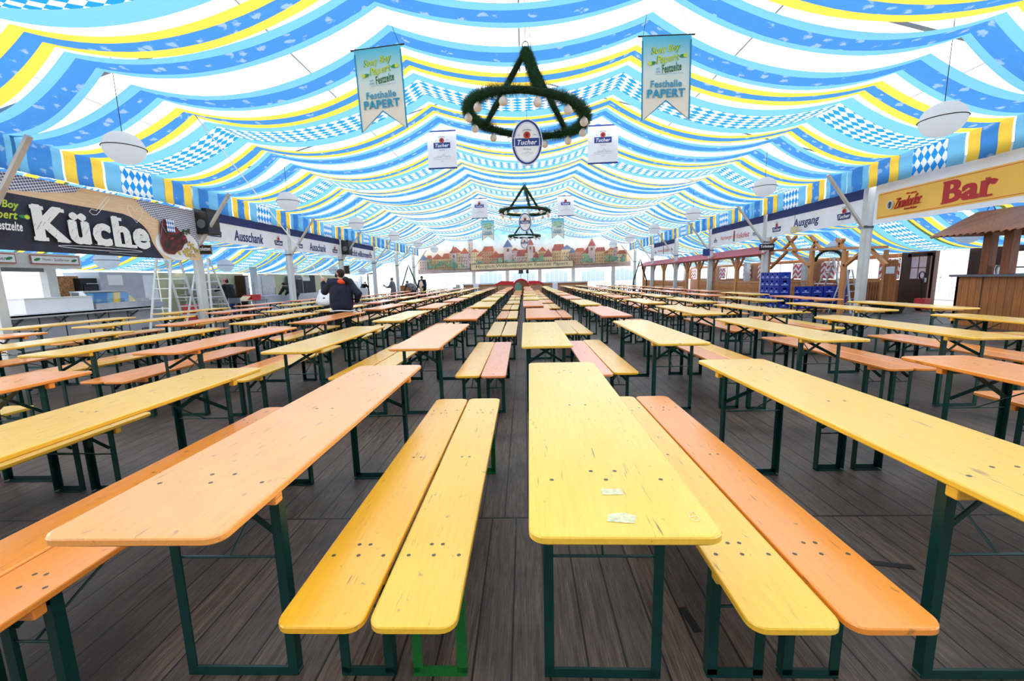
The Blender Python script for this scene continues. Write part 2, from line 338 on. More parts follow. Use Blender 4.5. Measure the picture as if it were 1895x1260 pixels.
class Panel:
    """flat printed sheet: U right, V up, N = U x V towards the reader; local origin at O"""
    def __init__(s, O, U, V=(0, 0, 1), th=.012):
        s.O = Vector(O); s.U = Vector(U).normalized(); s.V = Vector(V).normalized(); s.N = s.U.cross(s.V).normalized(); s.th = th
        s.base = MB(); s.pr = MB(); s.k = 0; s.clip = None
    def P(s, u, v, n=0): return s.O+s.U*u+s.V*v+s.N*n
    def sheet(s, pts, m):
        n = len(pts); vs = [s.P(u, v, -s.th) for u, v in pts]+[s.P(u, v, 0) for u, v in pts]
        s.base.add(vs, [tuple(range(n))[::-1], tuple(range(n, 2*n))]+[(i, (i+1) % n, (i+1) % n+n, i+n) for i in range(n)], m); return s
    def rect(s, u0, v0, u1, v1, m, base=False):
        p = [(u0, v0), (u1, v0), (u1, v1), (u0, v1)]
        return s.sheet(p, m) if base else s.poly(p, m)
    def lay(s): s.k += 1; return .002+.0009*s.k
    def poly(s, pts, m):
        n = s.lay(); s.pr.add([s.P(u, v, n) for u, v in pts], [tuple(range(len(pts)))], m); return s
    def ellipse(s, cu, cv, a, b, m, n=28, r=0):
        return s.poly([(cu+a*math.cos(t)*math.cos(r)-b*math.sin(t)*math.sin(r), cv+a*math.cos(t)*math.sin(r)+b*math.sin(t)*math.cos(r)) for t in [2*PI*i/n for i in range(n)]], m)
    def line(s, pts, w, m, closed=False):
        n = s.lay(); L = len(pts); a = []; 
        for i in range(L):
            p0 = Vector(pts[(i-1) % L] if closed or i else pts[0]); p1 = Vector(pts[(i+1) % L] if closed or i < L-1 else pts[-1])
            d = (p1-p0); d = d.normalized() if d.length > 0 else Vector((1, 0)); q = Vector(pts[i]); nn = Vector((-d.y, d.x))*w/2; a += [q+nn, q-nn]
        fs = [(2*i, 2*i+1, 2*((i+1) % L)+1, 2*((i+1) % L)) for i in range(L if closed else L-1)]
        s.pr.add([s.P(p.x, p.y, n) for p in a], fs, m); return s
    def text(s, t, cu, cv, m, h=None, w=None, bold=.0, shear=0, rot=0, outline=None):
        if outline:
            s.text(t, cu, cv, outline[0], h, w, bold+outline[1], shear, rot)
            vs, fs, x0, x1, y0, y1 = text_mesh(t, bold+outline[1]); vs2, fs2, a0, a1, b0, b1 = text_mesh(t, bold)
            if w: w = w*(a1-a0)/(x1-x0)
            if h: h = h*(b1-b0)/(y1-y0)
        vs, fs, x0, x1, y0, y1 = text_mesh(t, bold)
        sy = h/(y1-y0) if h else w/(x1-x0); sx = w/(x1-x0) if w else sy; n = s.lay(); o = []
        for x, y in vs:
            a = (x-(x0+x1)/2)*sx; b = (y-(y0+y1)/2)*sy; a += b*shear
            a, b = a*math.cos(rot)-b*math.sin(rot), a*math.sin(rot)+b*math.cos(rot); o.append(s.P(cu+a, cv+b, n))
        s.pr.add(o, fs, m); return s
    def tucher(s, cu, cv, w, full=True, word=True):
        h = w*.32; s.poly([(cu-w*.5, cv+h*.52), (cu-w*.43, cv-h*.5), (cu+w*.43, cv-h*.5), (cu+w*.5, cv+h*.52)] if not full else [(cu-w/2, cv-h/2), (cu+w/2, cv-h/2), (cu+w/2, cv+h/2), (cu-w/2, cv+h/2)], M['tblue'] if full else M['navy'])
        s.text('Tucher', cu, cv, M['white'], h=h*.62, w=w*.84, bold=.035, shear=.28)
        r = w*.15; yc = cv+h*.5+r*.8
        s.ellipse(cu, yc, r, r, M['gold']); s.ellipse(cu, yc, r*.85, r*.85, M['red']); s.ellipse(cu, yc, r*.62, r*.62, M['crimson'])
        s.poly([(cu-r*.15, yc-r*.4), (cu+r*.25, yc-r*.35), (cu+r*.18, yc-r*.05), (cu+r*.3, yc+r*.1), (cu+r*.1, yc+r*.42), (cu-r*.25, yc+r*.3), (cu-r*.3, yc)], M['ink'])
        for i in range(-4, 5):
            t = i*.17; a = (cu+math.sin(t)*r*1.5, yc+math.cos(t)*r*1.25); b = (cu+math.sin(t)*r*1.95, yc+math.cos(t)*r*1.6)
            s.line([a, b], r*.12, M['ink'])
        if full:
            s.text('Seit', cu-w*.34, yc, M['grey'], h=w*.055); s.text('1855', cu+w*.34, yc, M['grey'], h=w*.055)
        s.text('Nürnberg', cu, cv-h*.9, M['ink'] if full else M['grey'], h=w*.075 if full else w*.05)
        return s
    def town(s, cu, cv, w, m):
        rr = random.Random(3); x = cu-w/2; pts = [(x, cv)]
        while x < cu+w/2:
            q = 1-abs(x-cu)/(w/2); h = w*.08+q*w*.22*rr.random(); d = w*(.02+.03*rr.random())
            pts += [(x, cv+h), (x+d/2, cv+h+w*.05*rr.random()), (x+d, cv+h), (x+d, cv+h*.4)]; x += d+w*.012
        s.line(pts, w*.008, m); s.line([(cu-w*.5, cv), (cu-w*.2, cv-w*.03), (cu+w*.2, cv+w*.01), (cu+w*.5, cv-w*.01)], w*.008, m)
        s.line([(cu-w*.1, cv-w*.12), (cu, cv-w*.09), (cu+w*.1, cv-w*.12), (cu, cv-w*.15)], w*.01, m, True)
        return s
    def sonyboy(s, cu, cv, w, rot=.12, dark=False):
        """two slanted lime words, a dark green third, small green glasses of beer at the side"""
        def q(a, b): return cu+a*w*math.cos(rot)-b*w*math.sin(rot), cv+a*w*math.sin(rot)+b*w*math.cos(rot)
        ol = (M['greenprint'], .03)
        a = q(-.03, .23); s.text('Sony Boy', a[0], a[1], M['limeprint'], w=w*.74, h=w*.22, bold=.02, shear=.25, rot=rot, outline=ol)
        a = q(.0, .0); s.text('Papert', a[0], a[1], M['limeprint'], w=w*.56, h=w*.24, bold=.02, shear=.25, rot=rot, outline=ol)
        a = q(.08, -.21); s.text('Festzelte', a[0], a[1], M['white'] if dark else M['dgreenprint'], w=w*.5, h=w*.2, bold=.03, shear=.1, rot=rot)
        for sx, sy in ((.4, .02), (-.41, -.03)):
            a = q(sx, sy); s.ellipse(a[0], a[1], w*.10, w*.04, M['greenprint'], r=rot); a2 = q(sx*1.13, sy); s.ellipse(a2[0], a2[1], w*.05, w*.05, M['limeprint'])
        a = q(-.28, -.21); s.text('seit', a[0], a[1]+w*.03, M['teal'], h=w*.05, rot=rot); s.text('1848', a[0], a[1]-w*.05, M['teal'], h=w*.05, rot=rot)
        return s
    def build(s, name, label, cat, group=None, part='cloth'):
        c = s.O.copy(); e = empty(name, c, label, cat, group)
        for mb, nm in ((s.base, part), (s.pr, 'printed_design')):
            if not mb.v: continue
            o = mb.obj(nm, e); o.data.transform(Matrix.Translation(-c))
        return e

# ------------------------------------------------------------------ world and light
w = bpy.data.worlds.new('sky'); bpy.context.scene.world = w; w.use_nodes = True
bg = w.node_tree.nodes['Background']; bg.inputs[0].default_value = (.93, .97, 1, 1); bg.inputs[1].default_value = 2.2
sun_d = bpy.data.lights.new('sun', 'SUN'); sun_d.energy = 2.0; sun_d.angle = .3; sun_d.color = (1, .97, .92)
sun = bpy.data.objects.new('sun', sun_d); C.objects.link(sun); sun.rotation_euler = (math.radians(18), math.radians(12), 0); sun.location = (0, 15, 20)
vs_ = bpy.context.scene.view_settings; vs_.view_transform = 'Standard'; vs_.look = 'None'; vs_.gamma = 1; vs_.use_curve_mapping = False; vs_.exposure = .5

# ------------------------------------------------------------------ shell
Y0, Y1 = -5.2, 38.9
XE, XW = 9.8, 15.2
def roofz(x): return 4.5+(9.9-abs(x))*.27
mb = MB(); mb.bx(-16, 16, Y0-1, 41, -.06, 0, M['floor']); fl = mb.obj('floor', kind='structure')
mb = MB()
for sgn in (-1, 1):
    for a, za, b, zb in ((0, roofz(0), 9.9, roofz(9.9)), (9.9, 4.15, XW+.1, 2.55)):
        vs = [(sgn*a, Y0, za), (sgn*b, Y0, zb), (sgn*b, Y1, zb), (sgn*a, Y1, za)]
        vs += [(x, y, z+.01) for x, y, z in vs]
        mb.add(vs, [(0, 1, 2, 3)], M['roof'])
mb.obj('ceiling', kind='structure')
# end walls
mb = MB(); mb.add([(-9.9, Y1, 0), (9.9, Y1, 0), (9.9, Y1, roofz(9.9)), (0, Y1, roofz(0)), (-9.9, Y1, roofz(9.9))], [(0, 1, 2, 3, 4)], M['sidewhite'])
for sgn in (-1, 1): mb.add([(sgn*9.9, Y1, 0), (sgn*15.3, Y1, 0), (sgn*15.3, Y1, 2.55), (sgn*9.9, Y1, 4.15)], [(0, 1, 2, 3)], M['sidewhite'])
mb.obj('wall_back', kind='structure')
mb = MB(); mb.add([(-9.9, Y0, 0), (9.9, Y0, 0), (9.9, Y0, roofz(9.9)), (0, Y0, roofz(0)), (-9.9, Y0, roofz(9.9))], [(0, 1, 2, 3, 4)], M['dimsheet'])  # unseen wall behind the camera, added darker to lower light in the foreground
for sgn in (-1, 1): mb.add([(sgn*9.9, Y0, 0), (sgn*15.3, Y0, 0), (sgn*15.3, Y0, 2.55), (sgn*9.9, Y0, 4.15)], [(0, 1, 2, 3)], M['dimsheet'])
mb.obj('wall_front', kind='structure')
# clerestory sheet between the hall roof and the side roofs
mb = MB()
for sgn in (-1, 1): mb.add([(sgn*9.9, Y0, 4.15), (sgn*9.9, Y1, 4.15), (sgn*9.9, Y1, 4.5), (sgn*9.9, Y0, 4.5)], [(0, 1, 2, 3)], M['sidewhite'])
mb.obj('trim_1', kind='structure')
# rafters, purlins
for k in range(-2, 7):
    y = 7.45+5*k
    if y > 38.5 or y < -5: continue
    mb = MB()
    for sgn in (-1, 1):
        mb.bar((0, y, roofz(0)-.14), (sgn*9.8, y, roofz(9.8)-.14), .1, .16, M['alu']); mb.bar((sgn*9.9, y, 4.02), (sgn*15.1, y, 2.45), .08, .12, M['alu'])
    mb.obj('roof_rafter', label=f'white roof rafter above the fabric, {ORD[k+2]} from the camera end', cat='rafter', group='roof rafters')
mb = MB()
for x in (-8.1, -4.5, 0, 4.5, 8.1):
    mb.bar((x, Y0, roofz(x)-.03), (x, Y1, roofz(x)-.03), .045, .045, M['alu'])
for x in (-12.5, 12.5): mb.bar((x, Y0, 3.3), (x, Y1, 3.3), .045, .045, M['alu'])
mb.obj('trim_2', kind='structure')

# ------------------------------------------------------------------ fabric swags
LX = [-9.45, -6.8, -2.22, 2.22, 6.8, 9.45]; LZ = [4.25, 4.93, 5.72, 5.72, 4.93, 4.25]; SG = [.24, .50, .42, .50, .24]
BANDS = [ # kind, hall offsets, eave offsets, stripe split
 ('cloud', .35, 1.02, .60, 1.44, (0, .27, .78, 1)), ('yellow', 1.3, 1.88, 1.46, 2.27, (0, .30, .70, 1)), ('check', 2.02, 3.42, 2.29, 3.87, (0, .24, .76, 1)),
 ('yellow', 3.6, 4.15, 3.89, 4.80, (0, .30, .70, 1)), ('cloud', 4.27, 4.87, 4.82, 5.58, (0, .27, .78, 1))]
def swag_profile(rr, LXs, LZs, SGs, n=18):
    pts = []; u = 0; last = None
    for i in range(len(LXs)-1):
        sg = SGs[i]*rr.uniform(.88, 1.12); sk = rr.uniform(-.06, .06)
        for j in range(n+(i == len(LXs)-2)):
            t = j/n; x = LXs[i]+(LXs[i+1]-LXs[i])*t; z = LZs[i]+(LZs[i+1]-LZs[i])*t-4*sg*t*(1-t)*(1+sk*(t-.5))
            if last: u += math.hypot(x-last[0], z-last[1])
            pts.append((x, z, u, min(t, 1-t))); last = (x, z)
    return pts
def strip(pts, ya, yb, m, nv, v0, v1, ripple=.012, seed=0, droop=.0):
    mb = MB(); mb.uv = []; vs = []; fs = []
    for i, (x, z, u, e) in enumerate(pts):
        a, b = ya(x), yb(x)
        for j in range(nv+1):
            t = j/nv; vv = v0+(v1-v0)*t
            dz = ripple*math.sin(vv*38+seed+.3*math.sin(u*1.3))*(1-.6*min(1, e*4))+.006*math.sin(u*2.1+vv*9+seed)
            vs.append((x, a+(b-a)*t, z+dz)); mb.uv.append((u+seed*.37, vv))
    for i in range(len(pts)-1):
        for j in range(nv): k = i*(nv+1)+j; fs.append((k, k+1, k+nv+2, k+nv+1))
    mb.add(vs, fs, m); return mb
def make_swag(kind, lo, hi, loe, hie, split, R, label, LXs, LZs, SGs, eave, mid, seed, group, hang):
    rr = random.Random(seed); pts = swag_profile(rr, LXs, LZs, SGs)
    j = [rr.uniform(-.05, .05) for _ in range(2)]
    def off(t):
        def f(x):
            e = min(1, max(0, (abs(x)-mid)/(eave-mid))) if eave != mid else 0
            a = lo+(hi-lo)*t; b = loe+(hie-loe)*t
            return R+a+(b-a)*e+j[0]*math.sin(x*.7+j[1]*30)
        return f
    wd = hi-lo; cen = {'cloud': 'cloud', 'yellow': 'cloud', 'check': 'check'}[kind]; bor = 'yellow' if kind == 'yellow' else 'lblue'
    root = empty('fabric_swag', (0, R+lo, LZs[0]), label, 'ceiling fabric', group)
    if hang:
        for sgn, idx in ((-1, 0), (1, -1)):
            x, z, u, e = pts[idx]; ex = []
            for q in range(1, 7): ex.append((x+sgn*(-.012*math.sin(q*1.1)), z-hang*q/6, u+(-sgn*-1)*0+(hang*q/6)*(-1 if sgn < 0 else 1), .5))
            if sgn < 0: pts = ex[::-1]+pts
            else: pts = pts+ex
    for a in range(3):
        m = M[cen] if a == 1 else M[bor]
        sb = strip(pts, off(split[a]), off(split[a+1]), m, 4 if a == 1 else 2, split[a]*wd*1.15, split[a+1]*wd*1.15, .010, seed % 17)
        o = sb.obj('centre_panel' if a == 1 else 'border_panel', root, smooth=True); o.data.transform(Matrix.Translation(-Vector(root.location)))
    return root
names = {'cloud': 'blue cloud-print swag', 'yellow': 'yellow-edged blue swag', 'check': 'blue and white lozenge swag'}
cnt = {'cloud': 0, 'yellow': 0, 'check': 0}
for k in range(-2, 7):
    R = 7.3+5*k
    for bi, (kind, lo, hi, loe, hie, split) in enumerate(BANDS):
        if R+hie > 38.7 or R+lo < -3.4: continue
        near = R+hi < 2.5
        ln = f'{names[kind]} across the hall, ' + ('overhead or behind the viewer' if near else f'number {cnt[kind]+1} of its kind from the front')
        if not near: cnt[kind] += 1
        make_swag(kind, lo, hi, loe, hie, split, R, ln, LX, LZ, SG, 9.45, 6.8, 100+k*10+bi, 'fabric swags across the hall ceiling', .62)
for sgn, sd in ((-1, 'left'), (1, 'right')):
    c2 = 0
    for k in range(0, 7):
        R = 7.3+5*k
        for bi, (kind, lo, hi, loe, hie, split) in enumerate(BANDS):
            if R+hie > 38.7: continue
            c2 += 1; lx = [10.0*sgn, 12.5*sgn, 15.0*sgn]; lz = [3.75, 3.0, 2.06]
            if sgn < 0: lx = lx[::-1]; lz = lz[::-1]
            make_swag(kind, lo-.1, hi+.12, lo-.1, hi+.12, split, R, f'{names[kind]} over the {sd} side aisle, strip {c2} from the near end', lx, lz, [.22, .26], 15, 14.9, 500+k*10+bi+int(sgn*50), f'fabric swags over the {sd} aisle', .14 if False else 0)

# ------------------------------------------------------------------ tables and benches
def rounded(w_, l, r, n=5):
    p = []
    for cx, cy, a0 in ((w_-r, r, -PI/2), (w_-r, l-r, 0), (r, l-r, PI/2), (r, r, PI)):
        for i in range(n+1): a = a0+PI/2*i/n; p.append((cx+r*math.cos(a), cy+r*math.sin(a)))
    return p
def top_mb(w_, l, z, th, r=.045, e=.006, screws=True):
    mb = MB(); lv = [(e, z-th), (0, z-th+e), (0, z-e), (e*.4, z-e*.3), (e*1.4, z)]; n = 0; vs = []
    for ins, zz in lv:
        pl = rounded(w_-2*ins, l-2*ins, r-ins*.5); n = len(pl); vs += [(x+ins, y+ins, zz) for x, y in pl]
    fs = [tuple(range(n))[::-1], tuple(range(4*n, 5*n))]
    for i in range(4):
        for k in range(n): k2 = (k+1) % n; fs.append((i*n+k, i*n+k2, (i+1)*n+k2, (i+1)*n+k))
    mb.add(vs, fs, M['plank'])
    if screws:
        for y in (.30, .36, l-.30, l-.36, l/2):
            for fx in ((.15, .5, .85) if y in (.30, l-.30) else (.42, .58)):
                c = (w_*fx, y); mb.add([(c[0]+.0075*math.cos(2*PI*i/8), c[1]+.0075*math.sin(2*PI*i/8), z+.0006) for i in range(8)], [tuple(range(8))], M['screw'])
    return mb
def frame_mb(mb, w_, y, inw, zt, ins, m):
    t = .005; s = .034
    for x, sx in ((ins, 1), (w_-ins, -1)):
        mb.bx(x, x+sx*s, y-t/2, y+t/2, .012, zt, m); mb.bx(x, x+sx*t, y, y+inw*s, .012, zt, m)
    mb.bx(ins, w_-ins, y-.003, y+inw*.034, 0, .006, m); mb.bx(ins, w_-ins, y-t/2, y+t/2, 0, .034, m)
    mb.bx(ins, w_-ins, y-t/2, y+t/2, zt-.03, zt, m)
def brace_mb(mb, w_, y, inw, zt, ins, m, dz, dy):
    for a, b in ((ins+.02, w_-ins-.07), (w_-ins-.02, ins+.07)):
        mb.bar((a, y+inw*.02, zt-dz), (b, y+inw*dy, zt-.012), .028, .005, m, up=(0, 1, .3))
    mb.tube([(ins+.01, y+inw*.01, zt-dz*1.35), (w_-ins-.01, y+inw*.01, zt-dz*1.35)], .005, m, 6)
    mb.tube([(w_/2, y+inw*.01, zt-dz*1.35), (w_/2+.01, y+inw*(dy+.28), zt-.015)], .0045, m, 6)
def make_set(kind, parts):
    w_, z = (.5, .77) if kind == 'table' else (.25, .48); l = 2.2; ins = .045 if kind == 'table' else .028
    fy = .33 if kind == 'table' else .30; dz, dy = (.20, .10) if kind == 'table' else (.13, .08); zt = z-.03
    nm = 'beer_table' if kind == 'table' else 'beer_bench'
    if not parts:
        mb = top_mb(w_, l, z, .027, screws=False)
        for y, iw in ((fy, 1), (l-fy, -1)):
            frame_mb(mb, w_, y, iw, zt, ins, M['green']); brace_mb(mb, w_, y, iw, zt, ins, M['green'], dz, dy); mb.bx(.02, w_-.02, y-.02-iw*.02, y+.02-iw*.02, z-.062, z-.027, M['plank'])
        o = mb.obj(nm); return o
    root = empty(nm, (0, 0, 0), None, None)
    top_mb(w_, l, z, .027).obj('table_top' if kind == 'table' else 'seat_plank', root)
    for y, iw in ((fy, 1), (l-fy, -1)):
        mb = MB(); frame_mb(mb, w_, y, iw, zt, ins, M['green']); f_ = mb.obj('leg_frame', root)
        mb = MB(); brace_mb(mb, w_, y, iw, zt, ins, M['green'], dz, dy); mb.obj('folding_brace', root)
        mb = MB(); mb.bx(.015, w_-.015, y-.025-iw*.035, y+.015-iw*.035, z-.068, z-.027, M['plank']); bevel(mb.obj('batten', root), .006)
    return root
PROT = {(k, p): make_set(k, p) for k in ('table', 'bench') for p in (True, False)}
used = set()
YE = ['ffc634', 'ffcb40', 'fbc238', 'ffd04c', 'f6c240']; OR = ['ff9c34', 'ff9a3a', 'f89434', 'ffa440', 'ffa850']; DY = ['ffba20', 'ffbc2c']; PK = ['ff9e64', 'fa9f70']
CN = {}
for c in YE: CN[c] = 'yellow'
for c in DY: CN[c] = 'deep yellow'
for c in OR: CN[c] = 'orange'
for c in PK: CN[c] = 'pinkish orange'
rnd2 = random.Random(5)
def put(kind, x, y, rz, col, label, group, row):
    parts = row <= 3; key = (kind, parts); p = PROT[key]
    o = p if key not in used else copy_tree(p)
    used.add(key); o.location = (x, y, 0); o.rotation_euler = (0, 0, rz)
    tag(o, label, kind, group); c = lin(col); objs = [o]+list(o.children)
    for q in objs:
        if q.type == 'MESH': q.color = c
        if parts and (label.startswith('yellow bench, right one of its pair, front row, first gap left') or rnd2.random() < .0) and q.name.split('.')[0] in ('leg_frame', 'folding_brace'):
            q.material_slots[0].link = 'OBJECT'; q.material_slots[0].material = M['green2']
    return o
def visible(x, y, w_, z):
    for a in (0, w_):
        for b in (0, 2.2):
            q = proj((x+a, y+b, z))
            if q and -260 < q[0] < 2150 and q[1] < 1900: return True
    return False
COLX = {0: 0, -1: -1.31, -2: -2.59, -3: -3.97, -4: -5.13, -5: -6.44, -6: -7.87, -7: -9.28, 1: 1.32, 2: 2.83, 3: 4.08, 4: 5.6, 5: 6.95}
TCOL = {(0, 0): 'ffcb40', (0, -1): 'ffa850', (0, 1): 'ffc634', (0, -2): 'fbc238', (0, 2): 'ff9c34', (0, -3): 'ff9a3a', (1, 0): 'ffd04c', (1, -1): 'ffa440', (1, 1): 'ffcb40', (1, -2): 'fbc238', (1, -3): 'ff9a3a', (1, -4): 'ffc634', (1, 2): 'ffcb40', (1, 3): 'ffc634', (1, 4): 'ffc634', (1, 5): 'ffc634', (1, -5): 'f6c240', (1, -6): 'ff9a3a',
 (2, 0): 'ff9a3a', (2, -1): 'ff9a3a', (2, 1): 'ff9e64', (2, -2): 'ffd04c', (2, -3): 'f89434', (2, -4): 'fbc238', (2, -5): 'ff9a3a', (2, -6): 'ffc634', (2, -7): 'f6c240', (2, 2): 'ffcb40', (2, 3): 'ffc634', (2, 4): 'ffc634', (2, 5): 'ffc634', (3, 0): 'ff9e64', (3, -1): 'ffcb40', (3, 1): 'ffd04c', (3, 2): 'ffcb40', (3, 3): 'ffd04c', (3, 5): 'ff9c34', (4, 0): 'ffd04c', (3, -7): 'fbc238'}
def colpos(c):
    if c == 0: return 'in the central table column'
    return f'{["", "first", "second", "third", "fourth", "fifth", "sixth", "seventh"][abs(c)]} column {"left" if c < 0 else "right"} of centre'
OVR = {(1, 4): 5.85, (1, 5): 7.55, (1, 3): 4.2}
nrows = 11
tx = {}
for r in range(nrows):
    yb = .97+2.98*r
    for c, x in COLX.items():
        if (r, c) in OVR: x = OVR[(r, c)]
        jx = rnd.uniform(-.04, .04) if r > 0 else 0; jy = rnd.uniform(-.06, .06) if r > 0 else 0; jr = rnd.uniform(-.012, .012) if r > 0 else 0
        if (r, c) == (0, 0): jr = -.012
        X_, Y_ = x+jx, yb+jy; tx[(r, c)] = (X_, Y_)
        if c == -7 and r > 5: continue
        if not visible(X_, Y_, .5, .77): continue
        col = TCOL.get((r, c)) or rnd.choice(YE+YE+OR+PK if rnd.random() < .8 else OR+PK)
        put('table', X_, Y_, jr, col, f'{CN[col]} beer table on green legs, {ORD[r]} row, {colpos(c)}', 'beer tables in rows', r)
BCOL = {(0, -1, 0): 'ffba20', (0, -1, 1): 'ffc634', (0, 0, 0): 'ffc634', (0, 0, 1): 'ff9c34', (0, -2, 0): 'ff9c34', (0, -2, 1): 'ff9a3a', (0, -3, 1): 'fbc238', (0, -3, 0): 'fbc238', (0, 2, 0): 'f89434', (0, 2, 1): 'f89434',
 (1, -1, 0): 'ffbc2c', (1, -1, 1): 'ff9e64', (1, 0, 0): 'ff9e64', (1, 0, 1): 'ffbc2c', (1, -2, 0): 'ffbc2c', (1, -2, 1): 'ffc634', (1, -3, 0): 'ff9a3a', (1, -3, 1): 'ffc634', (1, 1, 0): 'f89434', (1, 1, 1): 'ffbc2c', (1, 2, 0): 'f89434', (1, 2, 1): 'f89434', (1, 3, 0): 'f89434', (1, 3, 1): 'ff9c34', (1, 4, 0): 'ff9c34', (1, 4, 1): 'f6c240', (1, -4, 0): 'ff9a3a', (1, -4, 1): 'ff9a3a',
 (2, -1, 0): 'f6c240', (2, -1, 1): 'f6c240', (2, 0, 0): 'f6c240', (2, 0, 1): 'fbc238', (2, 4, 0): 'f6c240', (2, 4, 1): 'f6c240', (3, -1, 0): 'f89434', (3, -1, 1): 'ffcb40', (3, 0, 0): 'ff9a3a', (3, 0, 1): 'ff9a3a'}
for r in range(nrows):
    yb = .97+2.98*r
    for c in range(-7, 5):
        xa, xb = tx[(r, c)][0]+.5, tx[(r, c+1)][0]; g = xb-xa
        for side in (0, 1):
            x = xa+(g-.513)/2+side*.263-.01
            if (r, c) == (0, -1): x = (-.72, -.455)[side]
            if (r, c) == (0, 0): x = (.595, .858)[side]
            if (r, c) == (0, -2): x = (-2.02, -1.762)[side]
            if (r, c) == (0, -3): x = (-3.37, -3.11)[side]
            y = yb+.03+rnd.uniform(-.05, .05) if r else yb+(-.12 if c == -2 else -.19 if c == -3 else .03)
            jr = rnd.uniform(-.006, .006)
            if c == -7 and r > 5: continue
            if not visible(x, y, .25, .48): continue
            col = BCOL.get((r, c, side)) or rnd.choice(YE+DY+OR+OR+PK)
            if c < 0: gp = f'{["", "first", "second", "third", "fourth", "fifth", "sixth", "seventh"][-c]} gap left of centre'
            else: gp = f'{["first", "second", "third", "fourth", "fifth"][c]} gap right of centre'
            put('bench', x, y, jr, col, f'{CN[col]} bench, {("left", "right")[side]} one of its pair, {ORD[r]} row, {gp}', 'beer benches in pairs', r)
# paper remnants and a chalk number on the near centre table
p = at_z(1132, 910, .7706); q = at_z(1148, 957, .7706)
mb = MB(); mb.box((p.x, p.y, .7712), (.062, .034, .0008), M['cream2']); mb.obj('paper_label', label='torn white paper label stuck on the near centre yellow table', cat='label')
mb = MB(); mb.add([(q.x-.04, q.y-.02, .7712), (q.x+.03, q.y-.03, .7712), (q.x+.045, q.y+.005, .7712), (q.x+.01, q.y+.022, .7712), (q.x-.03, q.y+.015, .7712)], [(0, 1, 2, 3, 4)], M['cream2']); mb.obj('glue_remnant', label='whitish glue patch near the front edge of the centre table', cat='label')
p = at_z(1284, 957, .7706); P = Panel((p.x, p.y, .7702), (1, 0, 0), (0, 1, 0), .0002); P.line([(.012, .028), (-.008, .012), (-.014, -.008), (0, -.02), (.014, -.01), (.008, .004), (-.008, 0)], .0025, M['cream2'])
o = P.pr.obj('chalk_mark', label='faint pale chalk mark at the near right corner of the centre table', cat='mark')
# black tape strips on the floor
for a, b, lb in ((at_z(1600, 1040, 0), at_z(1690, 1050, 0), 'black tape strip on the floor right of the orange bench'), (at_z(1262, 1124, 0), at_z(1292, 1170, 0), 'short black tape scrap on the floor beside the yellow bench legs')):
    a.z = b.z = .0015; mb = MB(); mb.bar(a, b, .035, .002, M['black']); mb.obj('floor_tape', label=lb, cat='tape')

# ------------------------------------------------------------------ pillars
for sgn, sd in ((-1, 'left'), (1, 'right')):
    for k in range(-2, 7):
        y = 7.48+5*k
        if y > 38.5 or y < -5: continue
        e = empty('tent_pillar', (sgn*9.85, y, 0), f'off-white tent pillar on the {sd} side with a slanting brace, {ORD[max(0, k)]} one' if k >= 0 else f'off-white tent pillar on the {sd} side behind the viewer', 'pillar', f'tent pillars on the {sd} side')
        mb = MB(); mb.bx(-.11, .11, -.08, .08, 0, 4.35, M['post']); mb.bx(-.05, .05, -.083, .083, .1, 4.2, M['alu']); bevel(mb.obj('shaft', e), .008)
        mb = MB(); mb.bar((-sgn*.1, 0, 2.62), (-sgn*1.22, 0, 4.1), .06, .09, M['post'], up=(0, 1, 0)); mb.obj('brace', e)
        mb = MB(); mb.bx(-.125, .125, -.09, .09, 2.6, 2.66, M['dsteel']); mb.tube([(-sgn*.12, -.15, 2.66), (-sgn*.12, .15, 2.66)], .015, M['dsteel'], 8); mb.obj('bracket', e)
        mb = MB(); mb.bx(-.16, .16, -.14, .14, 0, .015, M['dsteel']); mb.obj('base_plate', e)

# ------------------------------------------------------------------ pendant lamps
def make_lamp(x, y, z, zt, label, group):
    e = empty('pendant_lamp', (x, y, z), label, 'lamp', group)
    mb = MB(); n = 14; prof = [(.295*math.cos(a), .265*math.sin(a)) for a in [-PI/2+PI*i/n for i in range(n+1)]]; prof[0] = (.02, -.265); prof[-1] = (.03, .265)
    mb.lathe(prof, M['globe'], n=32); mb.obj('glass_shade', e, smooth=True)
    mb = MB(); mb.tube([(.302*math.cos(2*PI*i/40), .302*math.sin(2*PI*i/40), 0) for i in range(41)], .008, M['black'], 8, cap=False); mb.obj('rim_band', e)
    mb = MB(); mb.tube([(0, 0, .24), (0, 0, zt-z)], .006, M['wire'], 6); mb.tube([(0, 0, .235), (0, 0, .27)], .02, M['black'], 8); mb.obj('cord', e)
    return e
proto = None
for sgn, sd in ((-1, 'left'), (1, 'right')):
    for k in range(0, 6):
        x, y, z = sgn*6.83, 7.35+5*k, 3.8
        if proto is None: proto = make_lamp(x, y, z, roofz(6.83)-.05, '', ''); o = proto
        else: o = copy_tree(proto); o.location = (x, y, z)
        tag(o, f'round white glass pendant lamp over the {sd} side of the hall, {ORD[k]} in its line', 'lamp', f'pendant lamps along the {sd} side')
ap = None
for sgn, sd in ((-1, 'left'), (1, 'right')):
    for k in range(0, 5):
        x, y, z = sgn*12.5, 12.3+5*k, 2.36 if sgn > 0 else 2.25
        if ap is None: ap = make_lamp(x, y, z, 3.28, '', ''); o = ap
        else: o = copy_tree(ap); o.location = (x, y, z)
        tag(o, f'white glass pendant lamp hanging in the {sd} side aisle, {ORD[k]} in line', 'lamp', f'pendant lamps in the {sd} aisle')

